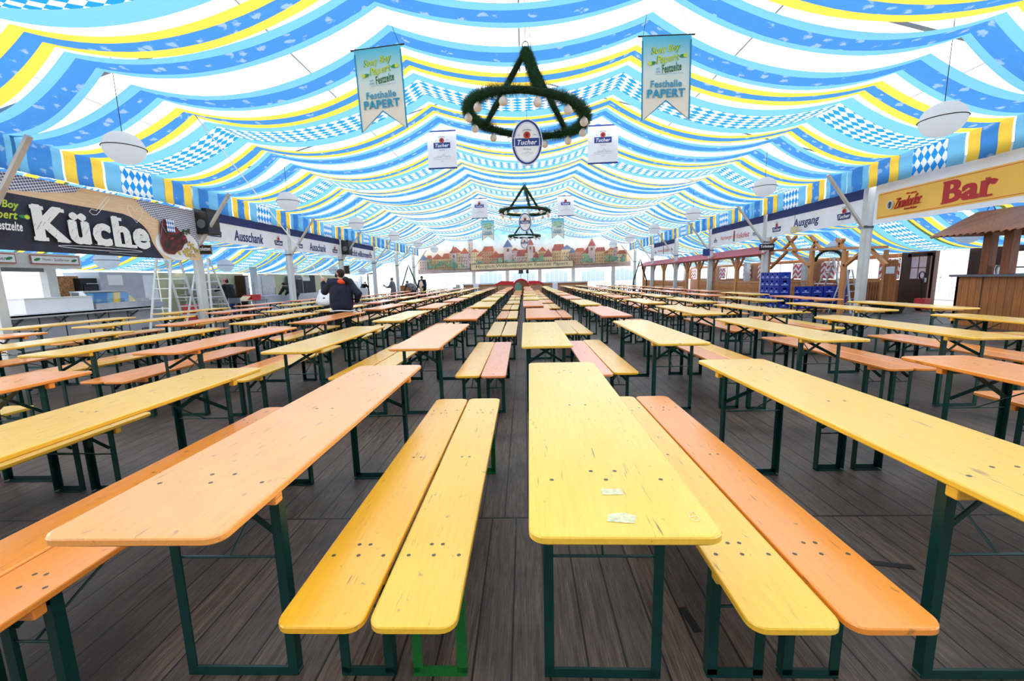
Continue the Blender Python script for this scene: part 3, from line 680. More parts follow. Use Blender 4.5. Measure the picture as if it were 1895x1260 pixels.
# ------------------------------------------------------------------ garlands
def garland(mb, path, r, density, rr, closed=False, needle=.06):
    pts = [Vector(p) for p in path]; k0 = random.Random(len(pts)); mb.tube(pts, r*.5, M['pined'], 8, cap=not closed, rs=[r*k0.uniform(.42, .62) for _ in pts])
    vs = []; fs = []
    for i in range(len(pts)-1):
        a, b = pts[i], pts[i+1]; L = (b-a).length; d = (b-a).normalized(); u = d.cross(Vector((.31, .2, .93))).normalized(); v = d.cross(u)
        for q in range(int(L*density)):
            p = a.lerp(b, rr.random()); t = rr.uniform(0, 2*PI); n = u*math.cos(t)+v*math.sin(t); n2 = (n+d*rr.uniform(-.7, .7)).normalized()
            s0 = p+n*r*.35; s1 = s0+n2*(needle*rr.uniform(.5, 1.2)+r*.35); w_ = d.cross(n2).normalized()*rr.uniform(.002, .0042)
            k = len(vs); vs += [s0+w_, s0-w_, s1]; fs.append((k, k+1, k+2))
    mb.add(vs, fs, M['pine'])
def make_chandelier(y, label, dens, tilt):
    rr = random.Random(int(y)); e = empty('garland_chandelier', (.1, y, 4.1), label, 'chandelier', 'garland chandeliers down the middle'); Rr = .97; dens = dens*1.5
    ring = [(Rr*math.cos(2*PI*i/48), Rr*math.sin(2*PI*i/48), -tilt*math.cos(2*PI*i/48)) for i in range(49)]
    mb = MB(); garland(mb, ring, .11, dens, rr, True, .07); mb.obj('garland_ring', e)
    for a in (-PI*.44, PI*.80, PI*.24):
        mb = MB(); p0 = Vector((Rr*math.cos(a), Rr*math.sin(a), 0)); garland(mb, [p0.lerp(Vector((0, 0, 1.0)), t/6) for t in range(7)], .095, dens, rr); mb.obj('garland_arm', e)
    bulbs = MB()
    for i in range(12):
        a = 2*PI*(i+.3)/12; c = (Rr*math.cos(a)*1.0, Rr*math.sin(a)*1.0, -.15-tilt*math.cos(a))
        b = MB(); b.lathe([(.016, .085), (.026, .065), (.052, .04), (.068, 0), (.055, -.042), (.028, -.06), (.004, -.066)], M['bulb'], c, 14); b.obj('bulb', e, smooth=True)
    mb = MB(); mb.tube([(.05*math.cos(t), 0, 1.08+.06*math.sin(t)) for t in [2*PI*i/16 for i in range(17)]], .008, M['wire'], 6, cap=False)
    mb.tube([(0, 0, 1.13), (0, 0, roofz(0)-4.2)], .008, M['gold'], 6); mb.tube([(.09, -.02, .95), (-.02, 0, roofz(0)-4.2)], .006, M['pined'], 6); mb.obj('hanging_rope', e)
    # oval board hung in the middle of the ring
    P = Panel((.1, y-.02, 3.68), (1, 0, 0), th=.03)
    n = 40; P.sheet([(.262*math.cos(2*PI*i/n), .37*math.sin(2*PI*i/n)) for i in range(n)], M['white'])
    P.ellipse(0, 0, .25, .355, M['tblue'], 40); P.ellipse(0, 0, .218, .322, M['white'], 40)
    P.line([(.205*math.cos(2*PI*i/40), .308*math.sin(2*PI*i/40)) for i in range(40)], .004, M['navy'], True)
    P.tucher(0, 0, .40); P.rect(-.235, -.072, .235, -.066, M['white']); P.rect(-.235, .066, -.07, .072, M['white']); P.rect(.07, .066, .235, .072, M['white']); P.town(0, -.2, .2, M['grey'])
    s = P.build('oval_brewery_sign', 'oval white and blue Tucher sign '+('hanging in the nearest garland chandelier' if y < 10 else 'hanging in the '+('second' if y < 20 else 'farthest')+' garland chandelier'), 'sign', 'oval signs in the chandeliers', part='board')
    mb = MB(); mb.tube([(.1, y-.03, 4.05), (.1, y-.03, roofz(0)-.1)], .003, M['wire'], 6); o = mb.obj('hanging_wire', s); o.data.transform(Matrix.Translation(-Vector(s.location)))
make_chandelier(7.4, 'large dark green garland chandelier with white bulbs, nearest the viewer', 1900, .10)
make_chandelier(17.4, 'dark green garland chandelier with white bulbs, middle one of three', 450, .02)
make_chandelier(27.4, 'dark green garland chandelier with white bulbs, farthest one', 300, .01)

# ------------------------------------------------------------------ hanging banners in the hall
t = NT('faded_teal_to_sand_cloth'); b = t.n('ShaderNodeBsdfPrincipled'); tc = t.n('ShaderNodeTexCoord'); sx = t.n('ShaderNodeSeparateXYZ'); t.l(tc, 'Generated', sx, 0)
cr = t.n('ShaderNodeValToRGB'); t.l(sx, 2, cr, 0); cr.color_ramp.elements[0].position = .25; cr.color_ramp.elements[0].color = lin('e6dccb'); cr.color_ramp.elements[1].position = .97; cr.color_ramp.elements[1].color = lin('5fc2d8')
el = cr.color_ramp.elements.new(.6); el.color = lin('d2dfd8'); el = cr.color_ramp.elements.new(.8); el.color = lin('9fd0d8')
b.inputs['Roughness'].default_value = .8; t.l(cr, 0, b, 'Base Color'); t.l(b, 0, t.out, 0); M['bannergrad'] = t.m
def fest_banner(x, y, yaw, tilt, label):
    U = Vector((math.cos(yaw), math.sin(yaw), tilt)); V = Vector((-tilt*.6, 0, 1)); P = Panel((x, y, 5.13), U, V, .008)
    w_, h = .78, 1.26; pts = [(-w_/2, 0), (-w_/2, -h), (0, -h*.76), (w_/2, -h), (w_/2, 0)]
    P.sheet(pts, M['bannergrad'])
    P.line([(-w_/2+.008, -.06), (-w_/2+.008, -h+.02), (0, -h*.76+.01), (w_/2-.008, -h+.02), (w_/2-.008, -.06)], .028, M['teal'])
    P.sonyboy(.02, -.34, .62); P.text('www.festzelte-papert.de', .06, -.555, M['teal'], w=.42, h=.022, rot=.02)
    P.text('Festhalle', 0, -.70, M['teal'], w=.5, h=.105, bold=.02)
    for dx in (-.004, .004): P.text('PAPERT', dx, -.84, M['teal'], w=.60, h=.125, bold=.04)
    e = P.build('festhalle_banner', label, 'banner', 'swallow-tailed Festhalle Papert banners')
    mb = MB(); a, c = P.P(-w_/2-.06, .01, -.01), P.P(w_/2+.06, .01, -.01); mb.tube([a, c], .013, M['brown'], 8); top = Vector((x, y, roofz(x)-.15))
    o = mb.obj('rod', e); o.data.transform(Matrix.Translation(-Vector(e.location)))
    mb = MB(); mb.tube([P.P(-w_/2+.02, .01, -.01), top+Vector((-.18, 0, 0))], .004, M['wire'], 6); mb.tube([P.P(w_/2-.02, .01, -.01), top+Vector((-.1, 0, 0))], .004, M['wire'], 6); o = mb.obj('cord', e); o.data.transform(Matrix.Translation(-Vector(e.location)))
fest_banner(-2.28, 7.2, -.06, .05, 'teal and sand Festhalle Papert banner hanging left of the nearest chandelier')
fest_banner(2.32, 7.2, .04, .02, 'teal and sand Festhalle Papert banner hanging right of the nearest chandelier')
fest_banner(-2.25, 27.4, 0, 0, 'small far Festhalle Papert banner left of the farthest chandelier')
fest_banner(2.25, 27.4, 0, 0, 'small far Festhalle Papert banner right of the farthest chandelier')
def tucher_flag(x, y, label, tilt=0):
    P = Panel((x, y, 5.62), Vector((1, -.05, tilt)), (-.03*0, 0, 1), .008); w_ = .84; h = 1.05
    P.rect(-w_/2, -h, w_/2, 0, M['canvas'], True); P.rect(-w_/2+.02, -.045, w_/2-.0, -.0, M['tblue']); P.rect(-w_/2, -h, w_/2, -h+.045, M['tblue'])
    P.tucher(0, -.41, .48); P.town(0, -.78, .5, M['grey']); e = P.build('brewery_flag', label, 'banner', 'square white Tucher flags')
    mb = MB(); mb.tube([P.P(-.2, 0), (x, y, roofz(x)-.1)], .004, M['wire'], 6); mb.tube([P.P(.2, 0), (x, y, roofz(x)-.1)], .004, M['wire'], 6); o = mb.obj('cord', e); o.data.transform(Matrix.Translation(-Vector(e.location)))
tucher_flag(-2.25, 12.4, 'square white Tucher flag hanging left of the oval sign, the nearer one'); tucher_flag(2.3, 12.4, 'square white Tucher flag hanging right of the oval sign, the nearer one')
tucher_flag(-2.25, 22.4, 'small white Tucher flag farther back, left of the middle chandelier'); tucher_flag(2.25, 22.4, 'small white Tucher flag farther back, right of the middle chandelier')
#PART2
# ------------------------------------------------------------------ banners between the pillars
def side_panel(sgn, ya, yb, z0, z1, x=9.78):
    """ya: the end that is on the reader's left"""
    return Panel((sgn*x, ya, z0), (0, 1, 0) if sgn < 0 else (0, -1, 0), th=.01), abs(yb-ya), z1-z0
# kitchen banner
P, w_, h = side_panel(-1, 6.6, 12.36, 2.18, 3.62, 9.68)
P.rect(0, 0, w_, h, M['beige'], True)
def arc(p0, p1, p2, n=8): return [((1-t)**2*p0[0]+2*t*(1-t)*p1[0]+t*t*p2[0], (1-t)**2*p0[1]+2*t*(1-t)*p1[1]+t*t*p2[1]) for t in [i/n for i in range(n+1)]]
M['gingham'] = None
t = NT('blue_white_gingham'); b = t.n('ShaderNodeBsdfPrincipled'); b.inputs['Roughness'].default_value = .8; tc = t.n('ShaderNodeTexCoord'); sx = t.n('ShaderNodeSeparateXYZ'); t.l(tc, 'Object', sx, 0)
sh = t.math('ADD', sx.outputs[1], t.math('MULTIPLY', sx.outputs[2], .35)); sv = t.math('SUBTRACT', sx.outputs[2], t.math('MULTIPLY', sx.outputs[1], .3))
g1 = t.math('GREATER_THAN', t.math('FRACT', t.math('DIVIDE', sh, .055)), .5); g2 = t.math('GREATER_THAN', t.math('FRACT', t.math('DIVIDE', sv, .055)), .5)
t.t.links.new(t.mix(t.math('MULTIPLY', t.math('ADD', g1, g2), .5), lin('f0f0f6'), lin('33356e')), b.inputs['Base Color']); t.l(b, 0, t.out, 0); M['gingham'] = t.m
t = NT('blue_lozenge_print'); b = t.n('ShaderNodeBsdfPrincipled'); tc = t.n('ShaderNodeTexCoord'); sx = t.n('ShaderNodeSeparateXYZ'); t.l(tc, 'Object', sx, 0)
A = t.math('ADD', t.math('DIVIDE', sx.outputs[1], .07), t.math('DIVIDE', sx.outputs[2], .12)); B = t.math('SUBTRACT', t.math('DIVIDE', sx.outputs[1], .07), t.math('DIVIDE', sx.outputs[2], .12))
t.t.links.new(t.mix(t.math('FLOORED_MODULO', t.math('ADD', t.math('FLOOR', A), t.math('FLOOR', B)), 2), lin('3b78c0'), lin('f4f6fa')), b.inputs['Base Color']); t.l(b, 0, t.out, 0); M['lozprint'] = t.m
P.poly([(0, h), (0, h-.25)]+arc((.6, h-.36), (1.6, h-.33), (2.5, h-.12))+[(2.6, h)], M['gingham'])
P.poly([(w_, h), (w_-1.9, h)]+arc((w_-1.5, h-.35), (w_-1.1, h-.5), (w_-.75, h-.75))+arc((w_-.75, h-.75), (w_-.4, h-.95), (w_, h-1.0)), M['gingham'])
P.poly([(0, .0), (0, h-.42)]+arc((.8, h-.36), (2.2, h-.40), (3.5, h-.42))+arc((3.5, h-.42), (4.15, h-.55), (4.2, h-1.0))+arc((4.2, h-1.0), (4.25, .28), (4.5, 0)), M['slate'])
P.ellipse(5.02, .40, .72, .42, M['white']); P.ellipse(5.02, .40, .62, .35, M['canvas'])
rr = random.Random(5)
for i in range(34):
    a, q = rr.uniform(0, 2*PI), rr.random()**.5; P.ellipse(5.28+.42*q*math.cos(a), .30+.20*q*math.sin(a), rr.uniform(.04, .09), rr.uniform(.02, .05), M['noodle'], 9, rr.uniform(0, 3))
P.poly([(4.42, .42), (4.45, .75), (4.5, .95), (4.62, 1.05), (4.74, 1.02), (4.86, .92), (5.0, .88), (5.12, .78), (5.3, .66), (5.34, .5), (5.2, .42), (5.1, .28), (4.95, .22), (4.82, .12), (4.62, .14), (4.5, .2)], M['meat'])
for cx, cy, a, b_, r in ((4.6, .8, .07, .2, .3), (4.72, .45, .08, .22, -.4), (4.98, .62, .2, .08, .4), (5.15, .5, .12, .06, 1.2), (4.58, .35, .06, .14, 0), (4.85, .3, .12, .05, .5)): P.ellipse(cx, cy, a, b_, M['meat2'], 14, r)
for cx, cy in ((5.0, .74), (4.66, .92), (4.8, .55), (5.22, .6)): P.ellipse(cx, cy, .07, .025, M['crimson'], 10, .5)
for i in range(14): P.ellipse(5.3+rr.uniform(-.14, .14), .78+rr.uniform(-.08, .08), .04, .03, M['herb'], 7, rr.uniform(0, 3))
P.line([(4.34, h-.22), (4.62, h-.75)], .014, M['grey']); P.line([(4.62, h-.26), (4.40, h-.95)], .012, M['grey'])
P.rect(4.66, h-.72, 4.92, h-.38, M['lozprint']); P.line([(4.72, .98), (4.68, h-.4)], .012, M['grey'])
for dx, dy in ((-.028, 0), (0, .02), (0, -.02), (.028, 0)): P.text('Küche', 2.80+dx, .56+dy, M['chalk'], w=2.5, h=.68, bold=.055)
for a, b_, c_ in ((1.62, .25, .26), (1.62, .86, .24), (2.0, .25, .2), (2.02, .86, .2), (2.37, .25, .16), (2.79, .25, .16), (3.32, .25, .16), (3.3, .86, .14), (3.6, .25, .16)): P.rect(a-c_/2, b_-.035, a+c_/2, b_+.035, M['chalk'])
for i in range(46):
    x = 1.5+i*.056; y = .4+rr.uniform(-.12, .26); P.line([(x, y), (x+.06, y+.09)], .0045, M['slate'])
P.line([(2.75, .88), (2.81, .94), (3.12, 1.3), (3.1, 1.34), (3.05, 1.32), (2.76, .97), (2.66, .99), (2.6, .93), (2.66, .87)], .012, M['chalk'], True)
P.line([(3.72, .83), (3.9, 1.02), (3.93, 1.14), (3.86, 1.22), (3.76, 1.16), (3.72, 1.08), (3.66, 1.2), (3.56, 1.24), (3.53, 1.14), (3.6, .98)], .014, M['chalk'], True)
P.line([(2.8+.95*math.cos(a), .13+.035*math.sin(a)) for a in [2*PI*i/40 for i in range(40)]], .009, M['chalk'], True); P.line([(2.6, .22), (3.6, .2)], .005, M['chalk']); P.line([(2.9, .06), (3.6, .03)], .005, M['chalk'])
P.sonyboy(1.0, .62, .86, .0, True)
P.build('kitchen_banner', 'long dark Küche banner with roast meat picture above the food counter', 'banner')
def brew_banner(sgn, ya, yb, label, word, mat=None, cond=1, h=.93, logos=True):
    P, w_, hh = side_panel(sgn, ya, yb, 2.8, 2.8+h); mat = mat or M['navy']
    P.rect(0, 0, w_, hh, M['canvas'], True); P.rect(0, hh-.30, w_, hh, M['navy'])
    if word == 'volksfest':
        P.text('Nürnberger', w_*.34, .30, M['red'], w=w_*.24, h=.24, bold=.01, shear=.2); P.text('Volksfest', w_*.66, .30, M['red'], w=w_*.24, h=.24, bold=.01, shear=.2)
        u = w_*.5; P.poly([(u-.07, .08), (u-.08, .40), (u, .58), (u+.08, .40), (u+.07, .08)], M['dgreenprint']); P.rect(u-.09, .22, u+.09, .34, M['red']); P.ellipse(u, .5, .07, .08, M['crimson'])
        for u in (w_*.1, w_*.88): P.tucher(u, .24, .36, False)
    else:
        
        for dx in (-.008, .008): P.text(word, w_*.49+dx, .30, mat, w=w_*cond, h=.36, bold=.012, shear=.12)
        if logos:
            for u in (w_*.14, w_*.86): P.tucher(u, .25, .56, False)
    return P.build('beer_banner', label, 'banner', 'white and navy banners under the eaves')
brew_banner(-1, 12.6, 17.35, 'white and navy Ausschank banner between first and second left pillars', 'Ausschank', cond=.33)
brew_banner(-1, 17.6, 22.35, 'white and navy Ausschank banner between second and third left pillars', 'Ausschank', cond=.33)
brew_banner(-1, 22.65, 27.35, 'white and navy Herzlich willkommen banner, farthest on the left side', 'Herzlich willkommen', cond=.62, logos=True)
brew_banner(1, 17.35, 12.62, 'white and navy Ausgang banner on the right, nearest the Bar sign', 'Ausgang', cond=.27)
brew_banner(1, 22.3, 17.6, 'Nürnberger Volksfest banner above the red pergola roof, nearer one', 'volksfest')
brew_banner(1, 31.9, 27.6, 'small far Nürnberger Volksfest banner, farthest on the right side', 'volksfest')
# bar sign
P, w_, h = side_panel(1, 12.1, 7.3, 2.66, 3.86, 9.7); P.rect(0, 0, w_, h, M['canvas'], True); P.rect(.10, .12, w_-.1, .80, M['amber']); P.line([(.14, .16), (w_-.14, .16), (w_-.14, .76), (.14, .76)], .012, M['red'], True)
for dx in (-.025, 0, .025): P.text('Bar', 2.45+dx, .47, M['crimson'], w=1.08, h=.50, bold=.03)
for a, b_, c_ in ((1.95, .70, .16), (1.95, .24, .16), (2.62, .24, .12), (2.86, .24, .18), (2.83, .585, .1)): P.rect(a-c_/2, b_-.02, a+c_/2, b_+.02, M['crimson']); P.text('Zirndorfer', 1.02, .46, M['red'], w=.72, h=.26, bold=.01, shear=.3, rot=.04); P.text('Das gute', 1.1, .64, M['red'], w=.26, h=.05, shear=.3); P.text('Landbier', 1.12, .28, M['red'], w=.34, h=.055, shear=.3); P.line([(.72, .33), (1.4, .36)], .008, M['red'])
P.ellipse(.52, .44, .10, .11, M['canvas']); P.ellipse(.52, .44, .085, .095, M['grey']); P.ellipse(.52, .47, .04, .05, M['ink']); P.rect(.49, .36, .55, .42, M['ink'])
P.build('bar_sign', 'long amber Zirndorfer Bar sign board hanging at the upper right', 'sign')
# speakers, small signs on pillars
for p, lb in ((at_x(384, 411, -9.5), 'black loudspeaker box on the first left pillar'), (at_x(642, 458, -9.5), 'black loudspeaker box on the third left pillar'),):
    e = empty('loudspeaker', p, lb, 'speaker', 'loudspeakers on the left pillars'); mb = MB(); mb.box((0, 0, 0), (.38, .5, .74), M['black']); bevel(mb.obj('cabinet', e), .015)
    mb = MB(); mb.lathe([(.0, 0), (.12, .0), (.13, .012)], M['dsteel']); o = mb.obj('cone', e); o.rotation_euler = (PI/2, 0, 0); o.location = (0, -.255, -.08)
    mb = MB(); mb.tube([(-.1, 0, .1), (-.21, .0, .1)], .025, M['dsteel']); mb.obj('bracket', e)
def small_sign(p, U, w_, h, fm, txt, tm, label, rim=None):
    P = Panel(p, U); P.rect(-w_/2, -h/2, w_/2, h/2, rim or fm, True)
    if rim: P.rect(-w_/2+.03, -h/2+.03, w_/2-.03, h/2-.03, fm)
    if txt: P.text(txt, 0, .03, tm, w=w_*.84, h=h*.42, bold=.02)
    return P.build('small_sign', label, 'sign', part='board')
small_sign(at_x(1419, 457, 9.6), (1, -.3, 0), .52, .24, M['black'], 'Toiletten', M['white'], 'black Toiletten sign on the second right pillar')
small_sign(at_x(1307, 467, 9.6), (1, -.3, 0), .34, .36, M['tblue'], None, M['white'], 'small blue sign on the third right pillar')
small_sign(at_x(378, 462, -9.62), (1, .2, 0), .40, .28, M['black'], 'Toiletten', M['white'], 'small black sign with brown rim on the first left pillar', M['brownwood'])
small_sign(at_x(642, 499, -9.6), (1, .2, 0), .28, .45, M['black'], None, M['white'], 'small dark board on the third left pillar', M['dsteel'])
e = empty('emergency_light', at_x(1470, 425, 9.6), 'small pale box lamp hanging before the Ausgang banner', 'lamp'); mb = MB(); mb.box((0, 0, 0), (.12, .26, .2), M['cream']); mb.obj('housing', e); mb = MB(); mb.tube([(0, 0, .1), (0, .03, .7)], .006, M['wire']); mb.obj('cord', e)

# ------------------------------------------------------------------ far end: mural, wall posts, stage
P = Panel((-9.75, 38.55, 2.02), (1, 0, .014)); W2 = 19.5; H2 = 3.3
t = NT('painted_evening_sky'); b = t.n('ShaderNodeBsdfPrincipled'); tc = t.n('ShaderNodeTexCoord'); sx = t.n('ShaderNodeSeparateXYZ'); t.l(tc, 'Generated', sx, 0)
cr = t.n('ShaderNodeValToRGB'); nz = t.n('ShaderNodeTexNoise'); nz.inputs['Scale'].default_value = 5; mp = t.n('ShaderNodeMapping'); mp.inputs['Scale'].default_value = (6, 1, 2); t.l(tc, 'Generated', mp, 0); t.l(mp, 0, nz, 0)
f = t.math('ADD', sx.outputs[2], t.math('MULTIPLY_ADD', nz.outputs[0], .4, -.2)); t.t.links.new(f, cr.inputs[0])
cr.color_ramp.elements[0].position = .3; cr.color_ramp.elements[0].color = lin('f3d9b8'); cr.color_ramp.elements[1].position = .85; cr.color_ramp.elements[1].color = lin('6db4e4'); el = cr.color_ramp.elements.new(.55); el.color = lin('d9dfe4')
b.inputs['Roughness'].default_value = .8; t.l(cr, 0, b, 'Base Color'); t.l(b, 0, t.out, 0); M['paintsky'] = t.m
for k_, c_ in (('m1', 'd8c29a'), ('m2', 'c9a67a'), ('m3', 'b98e74'), ('r1', 'b86a52'), ('r2', 'a86058'), ('r3', '6d7fa0'), ('t1', '8fae8a'), ('t2', '6f9a86'), ('s1', 'c7b3ae'), ('b1', '7a5a4a')): M[k_] = pmat('mural_'+k_, c_, .8, 0, .18, 1.6)
P.sheet([(0, 0), (W2, 0), (W2, 2.2), (W2/2, 4.3), (0, 2.45)], M['paintsky']); P.rect(0, 0, W2, .42, M['s1'])
rr = random.Random(11)
u = .2
while u < W2-.6:
    w1 = rr.uniform(.5, 1.15); h1 = rr.uniform(.7, 1.45)*(1.0 if 2 < u < 17 else .8); z0 = .35; wm = M[rr.choice(['m1', 'm2', 'm3', 's1'])]; rm = M[rr.choice(['r1', 'r1', 'r2', 'r3'])]
    if rr.random() < .2: w1 *= .45; h1 *= 1.7
    P.rect(u, z0, u+w1, z0+h1, wm); rh = w1*rr.uniform(.4, .8)
    if rr.random() < .55: P.poly([(u-.05, z0+h1), (u+w1/2, z0+h1+rh), (u+w1+.05, z0+h1)], rm)
    else: P.poly([(u-.05, z0+h1), (u+w1*.2, z0+h1+rh*.8), (u+w1*.95, z0+h1+rh*.8), (u+w1+.05, z0+h1)], rm)
    for a in range(int(w1/.2)):
        for b_ in range(int(h1/.28)): P.rect(u+.06+a*.2, z0+.1+b_*.28, u+.12+a*.2, z0+.22+b_*.28, M['b1'])
    if rr.random() < .4:
        for a in range(3): P.line([(u+.02+a*w1/3, z0+h1*.4), (u+(a+1)*w1/3, z0+h1*.95)], .025, M['b1'])
    u += w1*rr.uniform(.6, 1.0)
for (tu, tw, th) in ((8.0, .75, 2.1), (10.15, .5, 2.2), (3.2, .5, 1.75), (15.6, .6, 1.9)):
    P.rect(tu, .5, tu+tw, th, M['s1']); P.poly([(tu-.06, th), (tu+tw/2, th+.7), (tu+tw+.06, th)], M['r2' if tw < .7 else 'r3']); P.rect(tu+tw*.35, th-.4, tu+tw*.65, th-.15, M['b1'])
for i in range(34):
    cu = rr.uniform(.4, W2-.4); s_ = rr.uniform(.2, .42)
    for q in range(6): P.ellipse(cu+rr.uniform(-s_, s_)*.6, .5+rr.uniform(0, s_*1.6), s_*.35, s_*.4, M[rr.choice(['t1', 't2'])], 9)
P.rect(4.9, .12, 14.3, .72, M['b1']); P.rect(5.0, .17, 14.2, .67, M['m1']); P.text('Herzlich Willkommen im Festzelt Papert', 9.6, .42, M['ink'], w=8.3, h=.34, shear=.2)
P.build('town_mural', 'wide painted old town mural with welcome lettering on the far wall', 'mural')
for i, px in enumerate((877, 939, 999, 1061, 1135)):
    q = at_y(px, 515, 38.7); mb = MB(); mb.bx(-.17, .17, -.06, .06, 0, roofz(q.x)-.15, M['post']); mb.obj('gable_post', loc=(q.x, 38.78, 0), label=f'grey gable post under the mural, {["first","second","third","fourth","fifth"][i]} from the left', cat='post', group='gable posts')
# windows in the far sheeting
t = NT('arched_window_film'); d_ = t.n('ShaderNodeBsdfTranslucent'); d_.inputs[0].default_value = lin('c8d2dc'); t.l(d_, 0, t.out, 0); M['film'] = t.m
wi = 0
for px in (908, 970, 1030, 1098, 1152):
    q = at_y(px, 515, 38.7); wi += 1; mb = MB()
    for a in range(-2, 3): mb.bx(q.x+a*.42-.2, q.x+a*.42+.2, 38.82, 38.84, 1.0, 1.9+.12*(2-abs(a)), M['film'])
    o = mb.obj(f'window_{wi}', kind='structure')
e = empty('stage', (.15, 36.2, 0), 'long low wooden stage platform across the far end', 'stage')
mb = MB(); mb.bx(-5.4, 5.35, 0, 2.2, 0, .95, M['panelwood']); mb.obj('platform', e); mb = MB(); mb.bx(-5.5, 5.4, -.06, 2.2, .95, 1.06, M['alu']); mb.obj('deck_edge', e)
mb = MB(); mb.bx(-5.3, 5.3, -.03, -.01, .25, .8, M['m3']); mb.obj('skirt_board', e)
e = empty('stage_stair', (-6.1, 36.0, 0), 'metal stair with handrails left of the stage', 'stair')
mb = MB()
for k in range(5): mb.bx(-.9+k*.28, -.62+k*.28, 0, .9, 0, .2*(k+1), M['steel'])
mb.obj('steps', e)
for y in (0, .9):
    mb = MB(); mb.tube([(-1.1, y, .2), (-1.1, y, 1.0), (.35, y, 2.0), (.35, y, 1.0)], .025, M['alu']); mb.tube([(-1.1, y, .6), (.35, y, 1.55)], .018, M['alu'])
    for k in range(4): mb.tube([(-.8+k*.3, y, .3+k*.2), (-.8+k*.3, y, 1.2+k*.2)], .015, M['alu'])
    mb.obj('handrail', e)
# round barrel end with red scroll boards
e = empty('beer_barrel_front', (-.22, 33.9, 0), 'big round painted barrel front standing in the middle before the stage', 'barrel')
mb = MB(); n = 32; ring = [(.62*math.cos(2*PI*i/n), 0, .72+.62*math.sin(2*PI*i/n)) for i in range(n+1)]; mb.tube(ring, .06, M['redplastic'], 8, cap=False); mb.obj('rim', e)
mb = MB(); mb.prism([(.6*math.cos(2*PI*i/n), .72+.6*math.sin(2*PI*i/n)) for i in range(n)], 0, .5, M['brownwood']); mb.obj('staves', e)
mb = MB(); mb.prism([(-.25+.3*math.cos(2*PI*i/n), .7+.38*math.sin(2*PI*i/n)) for i in range(n)], -.03, 0, M['t2']); mb.obj('painted_disc', e)
mb = MB(); mb.prism([(-2.3, .9), (-1.6, 1.25), (-.6, 1.2), (-.6, .9), (-1.4, .95)], .05, .1, M['redplastic']); mb.prism([(2.0, .9), (1.4, 1.2), (.6, 1.2), (.6, .9), (1.3, .95)], .05, .1, M['redplastic']); mb.obj('scroll_board', e)
mb = MB(); mb.bx(-2.0, -1.9, .05, .12, 0, .95, M['brownwood']); mb.bx(1.7, 1.8, .05, .12, 0, .95, M['brownwood']); mb.obj('stand', e)
for px, lb in ((881, 'left'), (1027, 'right')):
    q = at_y(px, 527, 35.9); mb = MB(); mb.box((0, 0, .5), (.42, .3, 1.0), M['canvas']); bevel(mb.obj('white_box', loc=(q.x, 35.8, 0), label=f'white box standing before the stage on the {lb}', cat='box', group='white boxes before the stage'), .02)
e = empty('stage_monitor', (-.25, 38.2, 0), 'small dark monitor screen on a pole above the stage', 'screen'); mb = MB(); mb.tube([(0, 0, 1.06), (0, 0, 2.0)], .025, M['dsteel']); mb.obj('pole', e); mb = MB(); mb.box((0, -.05, 2.0), (.42, .06, .32), M['ink']); mb.obj('screen', e)
mb = MB(); mb.lathe([(.09, 0), (.12, .05), (.12, .28), (.08, .34)], M['black'], n=12); mb.obj('stage_spotlight', loc=(.35, 38.0, 1.85), label='small black spotlight beside the stage monitor', cat='spotlight').rotation_euler = (0, 0, 0)
mb = MB(); mb.tube([(.35, 38.0, 1.06), (.35, 38.0, 1.87)], .02, M['wire']); mb.obj('spotlight_stand', label='thin stand under the small black stage spotlight', cat='stand')

# ------------------------------------------------------------------ left side: kitchen and bars
mb = MB(); mb.add([(-15.25, Y0, 0), (-15.25, Y1, 0), (-15.25, Y1, 2.6), (-15.25, Y0, 2.6)], [(0, 1, 2, 3)], M['sidewhite']); mb.obj('wall_left', kind='structure')
e = empty('serving_counter', (-11.6, 0, 0), 'long steel serving counter with grey front under the Küche banner', 'counter')
mb = MB(); mb.bx(-.35, .3, 7.7, 12.25, .82, .86, M['steel']); mb.bx(.28, .3, 7.7, 12.25, .78, .86, M['steel']); mb.obj('counter_top', e)
mb = MB(); mb.bx(-.12, -.06, 7.7, 12.2, .02, .80, M['kgrey'])
for k in range(8): mb.bx(-.062, -.055, 7.9+k*.56, 7.92+k*.56, .05, .78, M['black'])
mb.obj('front_panel', e)
for k in range(5):
    y = 8.1+k*.95; mb = MB(); mb.bar((-.05, y, .60), (.26, y, .80), .03, .03, M['dsteel'], up=(0, 1, 0)); mb.bar((-.05, y-.12, .8), (.05, y, .62), .03, .03, M['dsteel']); mb.obj('bracket', e)
def case(y0, y1):
    e = empty('display_case', (-12.0, y0, .86), 'sloped glass hot food display case on the kitchen counter', 'display case'); L = y1-y0
    mb = MB(); mb.bx(-.35, .32, 0, L, 0, .16, M['steel']); mb.obj('base', e)
    mb = MB(); mb.add([(.32, 0, .16), (.32, L, .16), (.02, L, .46), (.02, 0, .46)], [(0, 1, 2, 3)], M['glass']); mb.add([(.32, 0, .16), (.02, 0, .46), (-.3, 0, .46), (-.3, 0, .16)], [(0, 1, 2, 3)], M['glass']); mb.obj('glass_pane', e)
    mb = MB(); mb.bx(-.36, .04, -.02, L+.02, .46, .50, M['steel']); mb.bx(-.36, -.33, 0, L, .16, .46, M['kgrey']); mb.obj('hood', e)
    mb = MB(); 
    for k in range(5): mb.ell((-.05, .2+k*.22, .2), (.12, .09, .06), M['noodle'])
    mb.obj('food_tray', e)
case(11.0, 12.2)
mb = MB(); mb.bx(-.3, .3, 0, 1.55, 0, .36, M['canvas']); mb.bx(-.31, .31, -.01, 1.56, .34, .37, M['alu']); bevel(mb.obj('chest_freezer', loc=(-12.0, 9.4, .86), label='long white box on the kitchen counter left of the glass case', cat='box'), .01)
